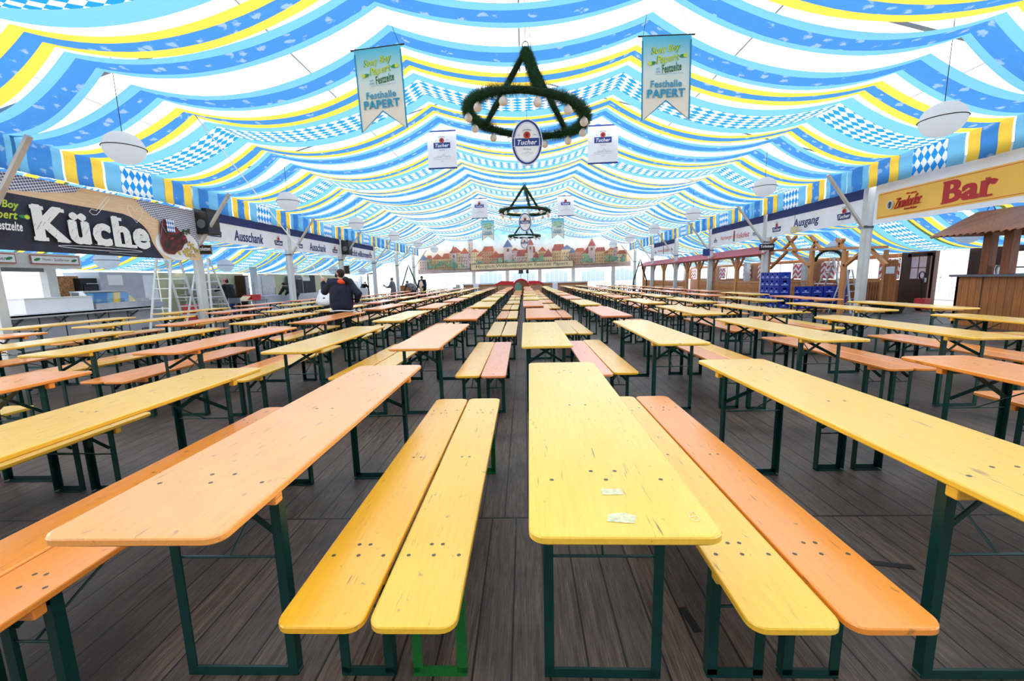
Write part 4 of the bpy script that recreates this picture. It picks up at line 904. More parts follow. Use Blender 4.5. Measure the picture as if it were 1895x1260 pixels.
for i, (y, z) in enumerate(((8.35, .87), (8.75, .87), (8.5, 1.02))):
    mb = MB(); mb.bx(-.15, .15, -.17, .17, 0, .02, M['orange'])
    for a, b_ in (((-.15, -.13), (-.17, .17)), ((.13, .15), (-.17, .17)), ((-.15, .15), (-.17, -.15)), ((-.15, .15), (.15, .17))): mb.bx(a[0], a[1], b_[0], b_[1], 0, .13, M['orange'])
    mb.obj('orange_crate', loc=(-11.75, y, z), label=('orange plastic crate on the counter, leftmost' , 'orange plastic crate on the counter beside the white box', 'orange plastic crate stacked on top of two others')[i], cat='crate', group='orange crates on the kitchen counter')
e = empty('kitchen_beam', (-12.6, 7.2, 0), 'white header beam above the kitchen counter carrying price signs', 'beam'); mb = MB(); mb.bx(-.05, .05, 0, 4.4, 1.98, 2.36, M['alu']); mb.obj('beam', e); mb = MB(); mb.bx(-.1, .1, 3.45, 3.68, 0, 1.98, M['post']); mb.obj('post', e); mb = MB(); mb.bx(.03, .1, 0, 3.4, 1.88, 1.98, M['dsteel']); mb.obj('gutter', e)
for a, b_, tx_, lb in ((9.2, 10.05, 'Hähnchen', 'small red-rimmed menu sign at the far left edge'), (10.36, 11.52, 'Haxen - Spießbraten', 'red-rimmed Haxen Spießbraten menu sign over the kitchen')):
    P = Panel((-12.51, a, 2.08), (0, 1, 0)); ww = b_-a; P.rect(0, 0, ww, .24, M['r1'], True); P.rect(.02, .025, ww-.02, .215, M['white']); P.text(tx_, ww/2, .12, M['ink'], w=ww*.55, h=.09)
    for u in (.14, ww-.14): P.ellipse(u, .12, .08, .035, M['greenprint'], 10, .3)
    P.build('menu_sign', lb, 'sign', 'menu signs over the kitchen', part='board')
def unit(name, label, cat, x0, x1, y0, y1, z0, z1, m, extra=None, bev=.01):
    e = empty(name, ((x0+x1)/2, (y0+y1)/2, z0), label, cat); mb = MB(); mb.bx(-(x1-x0)/2, (x1-x0)/2, -(y1-y0)/2, (y1-y0)/2, 0, z1-z0, m); bevel(mb.obj('body', e), bev)
    if extra: extra(e, (x1-x0)/2, (y1-y0)/2, z1-z0)
    return e
def yx(px, y, x): return at_x(px, y, x).y
def door_handle(e, a, b, h):
    mb = MB(); mb.bx(a+.001, a+.02, -b+.04, b-.04, .06, h-.06, M['steel']); d = mb.obj('door', e); mb = MB(); mb.tube([(a+.05, b-.14, h*.4), (a+.05, b-.14, h*.65)], .012, M['dsteel']); mb.obj('handle', d)
unit('strand_board', 'rough strand board panel behind the kitchen counter', 'board', -14.0, -13.95, yx(105, 530, -14), yx(145, 530, -14), .3, 1.82, M['osb'])
def oven(e, a, b, h):
    mb = MB(); mb.bx(a, a+.03, -b*.85, b*.85, h*.12, h*.88, M['ink']); d = mb.obj('door', e); mb = MB(); mb.tube([(a+.06, -b*.7, h*.9), (a+.06, b*.7, h*.9)], .015, M['steel']); mb.obj('handle', d)
unit('grill_oven', 'black grill oven in the kitchen behind the glass case', 'oven', -14.4, -13.7, yx(150, 520, -13.7), yx(187, 520, -13.7), .02, 1.75, M['black'], oven)
def hatch(e, a, b, h):
    mb = MB(); mb.bx(a, a+.02, -b+.1, b-.5, h*.48, h*.54, M['steel']); mb.obj('shelf', e); mb = MB(); mb.bx(a, a+.015, -b+.25, -b+.75, h*.78, h*.95, M['white']); mb.obj('window', e); mb = MB(); mb.bx(a, a+.015, b-.62, b-.08, h*.5, h*.95, M['white']); mb.obj('painted_bright_opening', e)  # opaque white panels: brightness of the openings is put into the colour
    mb = MB(); mb.bx(a, a+.25, -b+.05, b-.1, h*.36, h*.46, M['kgrey']); mb.obj('worktop', e)
unit('kitchen_trailer', 'grey kitchen trailer with hatch painted bright white behind the first ladder', 'trailer', -14.8, -13.6, yx(190, 550, -13.6), yx(297, 550, -13.6), .0, 1.95, M['kgrey'], hatch)
unit('cream_container', 'cream wall of a serving container behind the tall ladders', 'container', -15.1, -14.7, yx(299, 550, -14.7), yx(455, 550, -14.7), 0, 2.0, M['cream'])
unit('cream_bar', 'cream serving bar wall between the first and second left pillars', 'container', -15.1, -14.7, yx(482, 550, -14.7), yx(642, 550, -14.7), 0, 2.02, M['cream'])
# glass racks
e = empty('glass_rack', (-14.3, 18.2, 0), 'tall wire rack of glasses behind the man in the pink cap', 'rack'); mb = MB()
for k in range(7): mb.bx(-.2, .2, -1.2, 1.4, .35+k*.24, .36+k*.24, M['steel'])
for y in (-1.2, -.3, .6, 1.4): mb.tube([(.2, y, 0), (.2, y, 1.95)], .012, M['steel'], 6)
mb.obj('rack_frame', e); mb = MB()
for k in range(6):
    for q in range(14): mb.tube([(.08, -1.1+q*.18, .37+k*.24), (.08, -1.1+q*.18, .5+k*.24)], .035, M['steel'], 8)
tag(mb.obj('glasses', e), kind='stuff')
unit('brown_cupboard', 'narrow dark brown cupboard right of the glass rack', 'cupboard', -14.6, -14.1, yx(455, 540, -14.1), yx(463, 540, -14.1), 0, 1.9, M['darkwood'], door_handle)
for px in (474,):
    q = at_x(px, 550, -13.6); mb = MB(); mb.bx(-.09, .09, -.14, .14, 0, 2.3, M['post']); mb.obj('aisle_post', loc=(-13.6, q.y, 0), label='white post in the left aisle beside the steel door', cat='post')
unit('steel_cold_cabinet', 'tall grey steel cabinet door in the cream bar', 'cabinet', -14.7, -14.3, yx(484, 530, -14.3), yx(510, 530, -14.3), 0, 1.92, M['kgrey'], door_handle)
unit('bar_worktop', 'grey bar counter in front of the steel cabinet', 'counter', -13.6, -12.9, yx(490, 550, -12.9), yx(541, 550, -12.9), 0, .86, M['kgrey'])
unit('steel_counter', 'steel counter with yellow box right of the second pillar', 'counter', -13.6, -12.9, yx(552, 550, -12.9), yx(612, 550, -12.9), 0, .84, M['steel'])
unit('dishwasher', 'grey hood dishwasher behind the steel counter', 'dishwasher', -14.6, -14.0, yx(548, 530, -14), yx(560, 530, -14), 0, 1.9, M['dsteel'], oven)
unit('steel_oven', 'steel oven with dark glass in the right cream bar', 'oven', -14.6, -14.0, yx(561, 530, -14), yx(575, 530, -14), 0, 1.8, M['steel'], oven)
unit('menu_board', 'tall black menu board beside the steel oven', 'board', -14.1, -14.05, yx(576, 525, -14), yx(585, 525, -14), 0, 1.95, M['ink'])
unit('white_fridge', 'pale fridge behind the main man to his right', 'fridge', -14.6, -13.9, yx(647, 528, -13.9), yx(664, 528, -13.9), 0, 1.5, M['kgrey'], door_handle)
unit('pale_counter', 'pale grey counter right of the man in the navy jacket', 'counter', -13.2, -12.5, yx(657, 540, -12.5), yx(682, 540, -12.5), 0, .95, M['kgrey'])
# striped curtains
t = NT('white_grey_striped_curtain'); d_ = t.n('ShaderNodeBsdfDiffuse'); tc = t.n('ShaderNodeTexCoord'); sx = t.n('ShaderNodeSeparateXYZ'); t.l(tc, 'Object', sx, 0)
q = t.math('GREATER_THAN', t.math('FRACT', t.math('DIVIDE', sx.outputs[1], .55)), .6); t.t.links.new(t.mix(q, lin('f6f8fb'), lin('aab4c2')), d_.inputs[0]); t.l(d_, 0, t.out, 0); M['stripe'] = t.m
ya, yb = yx(664, 520, -14.9), 38.4; mb = MB(); n = 120; vs = []
for i in range(n+1):
    y = ya+(yb-ya)*i/n; x = -14.9+.05*math.sin(i*1.3); vs += [(x, y, .1), (x, y, 2.0)]
mb.add(vs, [(2*i, 2*i+2, 2*i+3, 2*i+1) for i in range(n)], M['stripe']); mb.obj('striped_curtain', label='grey and white striped curtain along the far left aisle wall', cat='curtain')
# ladders
def ladder(x, y, rz, hgt, wid, label, spread=.9, m='alu', n=9, top=.24):
    e = empty('step_ladder', (x, y, 0), label, 'ladder', None, rz)
    for s_ in (-1, 1):
        yy = s_*spread; mb = MB()
        for q in (-1, 1): mb.bar((q*wid, yy, 0), (q*top, s_*.04, hgt), .06, .03, M[m])
        mb.obj('rails', e); mb = MB()
        for k in range(1, n): t_ = k/n; w2 = wid+(top-wid)*t_; yv = yy+(s_*.04-yy)*t_; mb.bar((-w2, yv, hgt*t_), (w2, yv, hgt*t_), .035, .03, M[m])
        mb.obj('rungs', e)
    mb = MB(); mb.bar((-wid*.8, -spread*.6, hgt*.4), (-wid*.8, spread*.6, hgt*.4), .012, .012, M[m]); mb.obj('spreader', e); return e
q = at_x(320, 560, -10.2); ladder(-10.25, q.y+.1, .12, 2.75, .26, 'tall white step ladder in front of the kitchen trailer', .75, n=10, top=.17)
q = at_x(385, 570, -10.6); ladder(-10.7, q.y+.2, .15, 2.35, .42, 'second white step ladder standing behind the first left pillar', .7, n=9, top=.15)
mb = MB()
for k in range(3): mb.bx(-.2, .2, -.3, .3, k*.28, k*.28+.26, M['redplastic'])
q = at_x(362, 575, -11.2); bevel(mb.obj('red_crate_stack', loc=(-11.2, q.y, 0), label='stack of red plastic crates behind the ladders', cat='crate'), .01)
def folding_chair(x, y, rz, label):
    e = empty('folding_chair', (x, y, 0), label, 'chair', None, rz)
    mb = MB(); mb.box((0, 0, .45), (.42, .4, .02), M['dsteel']); bevel(mb.obj('seat', e), .005); mb = MB(); mb.box((0, .22, .8), (.42, .02, .22), M['dsteel']); bevel(mb.obj('backrest', e), .008)
    for s_ in (-1, 1):
        mb = MB(); mb.tube([(s_*.22, -.22, 0), (s_*.22, .2, .6), (s_*.2, .22, .92)], .013, M['steel'], 6); mb.obj('leg', e); mb = MB(); mb.tube([(s_*.2, .24, 0), (s_*.2, -.16, .46)], .013, M['steel'], 6); mb.obj('leg', e)
q = at_x(432, 560, -11.6); folding_chair(-11.6, q.y, .4, 'grey folding chair beside the man in the pink cap')
q = at_x(455, 560, -11.9); e = empty('side_table', (-11.9, q.y+.4, 0), 'small table with red and white boxes in the left aisle', 'table'); mb = MB(); mb.box((0, 0, .74), (.6, 1.4, .03), M['dsteel']); mb.obj('table_top', e)
for a in (-1, 1):
    for b_ in (-1, 1): mb = MB(); mb.tube([(a*.26, b_*.62, 0), (a*.26, b_*.62, .73)], .015, M['dsteel'], 6); mb.obj('leg', e)
mb = MB(); mb.box((0, 0, .12), (.4, .6, .24), M['redplastic']); mb.obj('red_box', loc=(-11.9, q.y+.45, .755), label='red box on the small table in the left aisle', cat='box')
mb = MB(); mb.box((0, 0, .1), (.35, .35, .03), M['beige'], Matrix.Rotation(.5, 3, 'X')); mb.box((0, 0, .015), (.4, .4, .03), M['beige']); mb.obj('open_carton', loc=(-11.9, q.y-.05, .755), label='open beige carton beside the red box', cat='box')
# ------------------------------------------------------------------ garland frames
def gframe(name, pts, label, r=.09, dens=300):
    e = empty(name, pts[0], label, 'garland'); rr = random.Random(9); mb = MB(); o = Vector(pts[0]); garland(mb, [Vector(p)-o for p in pts], r, dens, rr, needle=.05); mb.obj('tinsel', e); return e
def dens_path(a, n=6): return [Vector(a[i]).lerp(Vector(a[i+1]), t/n) for i in range(len(a)-1) for t in range(n)]+[Vector(a[-1])]
q = at_x(683, 543, -11.5); gframe('garland_arch', dens_path([(-11.5, q.y, .02), (-11.5, q.y, 2.02), (-10.9, q.y+.1, 2.05), (-10.9, q.y+.1, 1.75)]), 'upright garland frame beside the fourth left pillar')
def a_frame(y, x0, x1, zt, label):
    xm = (x0+x1)/2; e = empty('garland_gable', (xm, y, 0), label, 'garland'); rr = random.Random(4); mb = MB()
    garland(mb, dens_path([(x0-xm, 0, .02), (x0-xm, 0, .95), (0, 0, zt), (x1-xm, 0, .95), (x1-xm, 0, .02)]), .09, 250, rr, needle=.05); mb.obj('tinsel', e)
q0, q1 = at_y(743, 520, 31.5), at_y(772, 520, 31.5); a_frame(31.5, q0.x, q1.x, at_y(754, 490, 31.5).z, 'garland-covered gable frame at the far left between pillars')
q0, q1 = at_y(1172, 505, 33.5), at_y(1197, 505, 33.5); a_frame(33.5, q0.x, q1.x, at_y(1190, 479, 33.5).z, 'garland-covered gable frame at the far right by the pergola')
q = at_y(756, 545, 31.2); mb = MB(); mb.box((0, 0, .55), (1.1, .5, 1.1), M['barwood']); mb.obj('wooden_chest', loc=(q.x-.1, 31.6, 0), label='brown wooden chest under the far left garland gable', cat='chest')

# ------------------------------------------------------------------ right side: pergola
PY = [17.75, 20.15, 22.7, 24.45, 26.2, 28.15, 30.5, 33.0, 35.6]; XP = 10.1
e = empty('timber_pergola', (XP, 17, 0), 'long pale timber pergola with red roof and railing on the right', 'pergola')
for i, y in enumerate(PY):
    mb = MB(); mb.bx(-.08, .08, y-17-.08, y-17+.08, 0, 2.14, M['larch']); bevel(mb.obj('post', e), .006)
    for s_ in (-1, 1):
        if (i == 0 and s_ < 0): continue
        mb = MB(); mb.bar((0, y-17, 1.5), (0, y-17+s_*.55, 2.12), .07, .09, M['larch'], up=(1, 0, 0)); mb.obj('brace', e)
mb = MB(); mb.bx(-.07, .07, .4, 18.9, 2.12, 2.24, M['larchy']); mb.obj('beam', e)
mb = MB(); mb.add([(-.42, .2, 2.16), (-.42, 19.2, 2.16), (.3, 19.2, 2.52), (.3, .9, 2.52), (-.42, .2, 2.19), (-.42, 19.2, 2.19), (.3, 19.2, 2.55), (.3, .9, 2.55)], [(0, 1, 2, 3), (4, 7, 6, 5), (0, 4, 5, 1), (3, 2, 6, 7), (0, 3, 7, 4), (1, 5, 6, 2)], M['redroof']); mb.obj('roof', e)
for i in range(len(PY)-1):
    if i == 3: continue
    a, b_ = PY[i]-17+.09, PY[i+1]-17-.09; mb = MB(); mb.bx(-.035, .035, a, b_, .99, 1.05, M['larchy']); mb.bx(-.03, .03, a, b_, .12, .18, M['larchy']); mb.bx(-.02, .02, a, b_, .56, .6, M['larchy']); mb.obj('rail', e)
    mb = MB(); n = int((b_-a)/.105)
    for k in range(n):
        y = a+(k+.5)*(b_-a)/n; mb.tube([(0, y, .18), (0, y, .4), (0, y, .62), (0, y, .8), (0, y, .99)], .02, M['larch'], 6, rs=[.014, .03, .014, .032, .014])
    mb.obj('balusters', e)
# timber trestle frame between second and first pillar
XF = 10.4; e = empty('timber_trestle', (XF, 12, 0), 'pale timber frame with crossed braces under the Ausgang banner', 'timber frame')
def F_(px, py): q = at_x(px, py, XF); return (0, q.y-12, q.z)
def fbar(a, b, nm='brace', w_=.1): mb = MB(); mb.bar(F_(*a), F_(*b), .08, w_, M['larch'], up=(1, 0, 0)); mb.obj(nm, e)
fbar((1422, 464), (1640, 457), 'beam', .13)
for px, ly in ((1422, 430), (1502, 464), (1563, 464)):
    q = at_x(px, 480, XF); mb = MB(); mb.bx(-.05, .05, q.y-12-.08, q.y-12+.08, 0, at_x(px, ly, XF).z, M['larch']); mb.obj('post', e)
for a, b in (((1457, 437), (1474, 465)), ((1474, 437), (1450, 462)), ((1501, 437), (1520, 464)), ((1512, 445), (1502, 462)), ((1549, 442), (1564, 462)), ((1562, 442), (1548, 462)), ((1456, 466), (1425, 497)), ((1467, 466), (1500, 495)), ((1563, 492), (1600, 462)), ((1612, 462), (1640, 490)), ((1437, 440), (1425, 452))): fbar(a, b)
def rail_section(x, ya, yb, label, style):
    e = empty('timber_railing', (x, ya, 0), label, 'railing'); L = yb-ya; mb = MB(); mb.bx(-.035, .035, 0, L, .98, 1.05, M['larchy']); mb.bx(-.03, .03, 0, L, .1, .16, M['larchy']); mb.obj('rail', e)
    mb = MB(); n = int(L/.12)
    for k in range(n): y = (k+.5)*L/n; mb.tube([(0, y, .16), (0, y, .4), (0, y, .62), (0, y, .8), (0, y, .98)], .02, M['brownwood' if style else 'larch'], 6, rs=[.014, .03, .014, .032, .014])
    mb.obj('balusters', e)
rail_section(12.9, 15.4, 17.8, 'brown baluster railing behind the first right pillar', 1)
rail_section(11.6, 17.0, 19.4, 'pale timber railing behind the blue crates', 0)
# garland arch
qa, qb, qt = at_x(1509, 484, 10.55), at_x(1559, 482, 10.55), at_x(1534, 463, 10.55)
e = empty('garland_arch', (10.55, qt.y, qt.z), 'green ivy garland arch on the timber frame at the right', 'garland'); rr = random.Random(2); mb = MB(); pts = []
for i in range(17):
    a = PI*i/16; pts.append(Vector((0, (qb.y-qt.y)+(qa.y-qb.y)*(.5-.5*math.cos(a)), (qa.z-qt.z)+(qt.z-qa.z)*math.sin(a))))
garland(mb, pts, .08, 350, rr, needle=.07); mb.obj('leaves', e)
q = at_x(1538, 540, 11.2); ladder(11.2, q.y, .5, 1.9, .36, 'larger aluminium step ladder under the garland arch', .6, 'steel', 7, .12)
q = at_x(1553, 545, 10.9); ladder(10.9, q.y-.3, .35, 1.45, .24, 'smaller aluminium step ladder right of the bigger one', .35, 'steel', 6, .12)
# blue crates
def make_crate():
    e = empty('beer_crate', (0, 0, 0), '', 'crate'); mb = MB(); t_ = .015; hh = .262
    mb.bx(-.2, .2, -.15, .15, 0, .02, M['crate'])
    for s_ in (-1, 1):
        for (a0, a1, z0, z1) in ((-.2, .2, .0, .15), (-.2, .2, .22, hh), (-.2, -.07, .15, .22), (.07, .2, .15, .22)): mb.bx(a0, a1, s_*.15-s_*t_, s_*.15, z0, z1, M['crate'])
        for (a0, a1, z0, z1) in ((-.15, .15, .0, .15), (-.15, .15, .22, hh), (-.15, -.05, .15, .22), (.05, .15, .15, .22)): mb.bx(s_*.2-s_*t_, s_*.2, a0, a1, z0, z1, M['crate'])
    mb.obj('shell', e); mb = MB(); mb.bx(-.12, .12, -.1535, -.151, .05, .075, M['crateprint']); mb.lathe([(.03, -.001), (.03, .001)], M['crateprint'], n=12) if False else None
    mb.bx(-.04, .04, -.1535, -.151, .085, .125, M['crateprint']); mb.bx(-.2035, -.201, -.1, .1, .05, .075, M['crateprint']); mb.bx(-.2035, -.201, -.03, .03, .085, .125, M['crateprint']); mb.obj('lettering', e); return e
cp = make_crate(); first = True
lv = ['bottom', 'second', 'third', 'fourth', 'top']
def pallet(x, y, lb, wx, wy):
    e = empty('pallet', (x, y, 0), lb, 'pallet'); mb = MB()
    for k in range(5): mb.box((0, -wy/2+.05+k*(wy-.1)/4, .09), (wx, .1, .02), M['larch'])
    mb.obj('deck_boards', e); mb = MB()
    for k in (-1, 0, 1): mb.box((k*(wx/2-.06), 0, .04), (.1, wy, .08), M['larch'])
    mb.obj('runners', e)
pallet(9.5, 16.05, 'wooden pallet under the tall stacks of blue crates', .9, 1.25); pallet(10.5, 15.2, 'wooden pallet under the low stacks of blue crates', 1.7, .8)
def putcrate(x, y, z, lb, g):
    global first
    o = cp if first else copy_tree(cp); first = False; o.location = (x, y, z); tag(o, lb, 'crate', g)
for j in range(4):
    for k in range(5): putcrate(9.5, 15.63+.305*j, .101+.264*k, f'blue beer crate, {lv[k]} of the tall stack {["nearest the viewer", "second from the viewer", "third from the viewer", "at the far end"][j]}', 'blue crates in tall stacks')
for j in range(4):
    for k in range(3): putcrate(9.98+.41*j, 15.2-.0*j, .101+.264*k, f'blue beer crate, {["bottom", "middle", "top"][k]} of the low stack, {["leftmost", "second", "third", "rightmost"][j]} of four', 'blue crates in low stacks')
# right aisle outer wall: boards, windows, chevron shutters
mb = MB(); mb.add([(15.3, 16.9, 0), (15.3, Y1, 0), (15.3, Y1, 2.6), (15.3, 16.9, 2.6)], [(0, 1, 2, 3)], M['sidewhite']); mb.obj('wall_right', kind='structure')
t = NT('red_white_chevron_paint'); b = t.n('ShaderNodeBsdfPrincipled'); tc = t.n('ShaderNodeTexCoord'); sx = t.n('ShaderNodeSeparateXYZ'); t.l(tc, 'Object', sx, 0)
q = t.math('FRACT', t.math('DIVIDE', t.math('SUBTRACT', sx.outputs[2], t.math('MULTIPLY', t.math('PINGPONG', sx.outputs[1], .23), .9)), .3)); t.t.links.new(t.mix(t.math('GREATER_THAN', q, .5), lin('f4f0f0'), lin('d84a52')), b.inputs['Base Color']); t.l(b, 0, t.out, 0); M['chevron'] = t.m
mb = MB(); mb.bx(15.1, 15.16, 17.2, 38.4, 0, 1.0, M['panelwood']); mb.bx(15.1, 15.16, 17.2, 38.4, 1.88, 2.05, M['panelwood'])
mb.obj('wall_right_boards', kind='structure') ; wn = 6
sc_ = 0
for i, base in enumerate((17.2, 22.9, 28.2, 33.5)):
    for a in (base, base+3.5):
        mb = MB(); mb.bx(-.02, .02, 0, .92, 0, .82, M['chevron']); sc_ += 1
        mb.obj('window_shutter', loc=(15.06, a+.05, 1.04), label=f'red and white chevron shutter on the right wall, {["first","second","third","fourth","fifth","sixth","seventh","eighth"][sc_-1]} from the near end', cat='shutter', group='chevron shutters on the right wall')
    mb = MB(); mb.bx(15.08, 15.14, base+1.0, base+1.06, 1.0, 1.88, M['larch']); mb.bx(15.08, 15.14, base+3.4, base+3.46, 1.0, 1.88, M['larch']); mb.bx(15.08, 15.12, base+2.2, base+2.24, 1.0, 1.88, M['alu']); mb.bx(15.08, 15.14, base+1.0, base+3.46, 1.0, 1.05, M['larch'])
    mb.bx(15.1, 15.104, base+1.06, base+3.4, 1.05, 1.88, M['pane']); mb.obj(f'window_{wn}', kind='structure'); wn += 1
    mb = MB(); mb.bx(-.12, .12, -.15, .15, 0, 2.2, M['post']); mb.obj('aisle_post', loc=(14.6, base+4.95, 0), label=f'grey post in front of the right boarded wall, {["first","second","third","fourth"][i]} one', cat='post', group='posts in the right aisle')
    mb = MB(); mb.bx(15.09, 15.15, base+4.42, base+5.5, 1.0, 1.88, M['panelwood']); mb.obj(f'trim_{5+i}', kind='structure')
# tables with pink cloths in the lodge
for i, (x, y) in enumerate(((13.2, 18.6), (12.6, 25.3))):
    e = empty('lodge_table', (x, y, 0), ('table with pink cloth in the lodge behind the ladders', 'table with pink cloth in the pergola opening')[i], 'table', 'lodge tables with pink cloths'); mb = MB(); mb.box((0, 0, .84), (.8, 2.0, .03), M['larch']); mb.obj('table_top', e)
    for a in (-1, 1): mb = MB(); mb.box((0, a*.8, .41), (.6, .08, .82), M['larch']); mb.obj('trestle', e)
    mb = MB(); mb.box((x, y, .87), (.84, 2.06, .02), M['pk'] if 'pk' in M else M['canvas']); mb.obj('tablecloth', label=('pink cloth on the lodge table behind the ladders', 'pink cloth on the table in the pergola opening')[i], cat='tablecloth')
# dark wooden entrance wall, door, opening
YD0, YD1 = yx(1728, 520, 15.1), yx(1790, 520, 15.1); YL = yx(1660, 520, 15.1)
mb = MB(); mb.bx(15.05, 15.2, YD0, 17.2, 0, 2.12, M['darkwood']); mb.bx(15.05, 15.2, YD1-1.05, YD1, 0, 2.12, M['darkwood']); mb.bx(15.05, 15.2, 6.0, YD1-1.05, 0, .95, M['darkwood']); mb.bx(15.05, 15.2, 6.0, YD1-1.05, 1.88, 2.12, M['darkwood'])
for y in (YD1-2.2, YD1-3.6, YD1-5.0): mb.bx(15.05, 15.2, y-.25, y, .95, 1.88, M['darkwood'])
mb.obj('wall_right_entrance', kind='structure')
mb = MB(); mb.bx(15.3, 15.32, Y0, 6.0, 0, 2.6, M['sidewhite']); mb.obj('wall_right_near', kind='structure')
for i, (a, b_) in enumerate(((YD1-2.2, YD1-1.05), (YD1-3.6, YD1-2.45), (YD1-5.0, YD1-3.85))):
    mb = MB(); mb.bx(15.08, 15.12, (a+b_)/2-.02, (a+b_)/2+.02, .95, 1.88, M['darkwood']); mb.bx(15.08, 15.12, a, b_, 1.38, 1.42, M['darkwood']); mb.bx(15.1, 15.104, a, b_, .95, 1.88, M['pane']); mb.obj(f'window_{wn}', kind='structure'); wn += 1
e = empty('door_1', (15.0, YD0, 0), None, None); e['kind'] = 'structure'
ya, yb = 0.05, yx(1676, 520, 14.95)-YD0; L = yb
mb = MB(); mb.bx(-.06, 0, ya, L, .05, 1.05, M['darkwood']); mb.bx(-.06, 0, ya, ya+.14, 1.05, 2.0, M['darkwood']); mb.bx(-.06, 0, L-.14, L, 1.05, 2.0, M['darkwood']); mb.bx(-.06, 0, ya, L, 1.88, 2.0, M['darkwood']); mb.obj('door_leaf', e)
t = pmat('pink_daylight_paint', 'f0d4d8', .3); M['pinkpaint'] = t  # opaque pale pink; daylight in the door panes is put into the colour
mb = MB(); mb.bx(-.04, -.035, ya+.14, L-.14, 1.05, 1.88, M['pinkpaint']); mb.bx(-.05, -.02, (ya+L)/2-.012, (ya+L)/2+.012, 1.05, 1.88, M['darkwood']); mb.bx(-.05, -.02, ya+.14, L-.14, 1.45, 1.474, M['darkwood']); mb.obj('panes', e)
mb = MB(); mb.box((-.09, .12, 1.0), (.04, .04, .16), M['steel']); mb.obj('door_handle', e)
e = empty('board_panel', (12.6, yx(1655, 540, 12.6), 0), 'upright wooden board panel with a paper notice at the right', 'panel'); mb = MB(); mb.bx(-.03, .03, 0, .42, 0, 1.74, M['panelwood']); mb.bx(-.05, .05, .42, .54, 0, 2.1, M['larch']); bevel(mb.obj('boards', e), .01)
mb = MB(); mb.bx(-.036, -.032, .04, .38, 1.28, 1.52, M['canvas']); mb.obj('paper_notice', e)
e = empty('white_cabin', (19.0, 18.0, 0), 'white wooden building outside the open entrance', 'building'); mb = MB(); mb.bx(0, .3, -4, 6.5, 0, 4, M['white']); mb.obj('wall', e)
mb = MB()
for y0_ in (.2, 1.6): mb.bx(-.03, 0, y0_, y0_+.04, .1, 2.3, M['pinkpaint']); mb.bx(-.03, 0, y0_+.9, y0_+.94, .1, 2.3, M['pinkpaint']); mb.bx(-.03, 0, y0_, y0_+.94, 2.26, 2.3, M['pinkpaint']); mb.bx(-.03, 0, y0_, y0_+.94, 1.0, 1.03, M['pinkpaint'])
for k in range(6): mb.bx(-.02, 0, -4, 6.5, 2.6+k*.2, 2.62+k*.2, M['pinkpaint'])
mb.obj('door_frame', e)
# outside ground
mb = MB(); mb.bx(16.0, 30, 5, 30, -.08, -.02, pmat('pale_paving', 'c9c4c0', .8)); mb.obj('ground_outside', kind='structure')
# tubs, pallet truck
e = empty('black_tub', (12.0, 14.0, 0), 'black plastic tub standing on the floor near the entrance', 'tub'); mb = MB(); p1 = rounded(1.0, .62, .1); vs = []
for (ins, z) in ((.07, 0), (0, .3), (-.02, .3), (-.02, .33), (.02, .33), (.09, .03)): vs += [(x+(ins if x < .5 else -ins)-.5, y+(ins if y < .31 else -ins)-.31, z) for x, y in p1]
n = len(p1); mb.add(vs, [tuple(range(n))[::-1], tuple(range(5*n, 6*n))]+[(i*n+k, i*n+(k+1) % n, (i+1)*n+(k+1) % n, (i+1)*n+k) for i in range(5) for k in range(n)], M['black']); mb.obj('tub_body', e); e.rotation_euler = (0, 0, .5)
e = empty('pallet_truck', (13.6, 14.6, 0), 'red pallet truck with black handle before the entrance', 'pallet truck', None, .5)
mb = MB(); mb.tube([(0, 0, .2), (-.05, .05, 1.1)], .025, M['black']); hp = [(-.05+.22*math.cos(a), .05, 1.2+.12*math.sin(a)) for a in [2*PI*i/24 for i in range(25)]]; mb.tube(hp, .022, M['black'], 8, cap=False); mb.obj('handle', e)
mb = MB(); mb.prism([(-.3, .1), (-.22, .42), (.22, .42), (.3, .1)], -.15, .12, M['redplastic']); mb.obj('body', e)
for x in (-.2, .2): mb = MB(); mb.bx(x-.08, x+.08, -1.2, -.1, .06, .12, M['redplastic']); mb.obj('fork', e)
mb = MB(); mb.tube([(-.1, .05, .08), (.1, .05, .08)], .08, M['black'], 14); mb.obj('wheel', e)
# bar hut
HX = 10.95; e = empty('bar_hut', (HX, 10.9, 0), 'brown wooden bar hut with shingled roof at the right edge', 'bar hut')
mb = MB(); mb.bx(0, .06, -4.6, 0, .0, 1.2, M['barwood']); mb.bx(0, 1.9, -.06, 0, 0, 1.2, M['barwood']); mb.obj('front', e)
mb = MB(); mb.bx(-.12, .45, -4.7, .08, 1.2, 1.25, M['dsteel']); mb.bx(.0, 1.9, -.4, .08, 1.2, 1.25, M['dsteel']); mb.obj('counter_top', e)
mb = MB(); mb.bx(-.005, .0, -.62, -.6, 0, 1.2, M['ink']); mb.obj('panel_joint', e)
for px in (1830, 1869): y = yx(px, 460, HX+.25)-10.9; mb = MB(); mb.bx(.18, .36, y-.09, y+.09, 1.25, 2.3, M['brownwood']); bevel(mb.obj('post', e), .008)
for y in (-3.3, -4.5): mb = MB(); mb.bx(.18, .36, y-.09, y+.09, 1.25, 2.3, M['brownwood']); bevel(mb.obj('post', e), .008)
mb = MB(); mb.bx(.2, .34, -4.7, .5, 2.24, 2.34, M['brownwood']); mb.obj('beam', e)
mb = MB(); n = 34
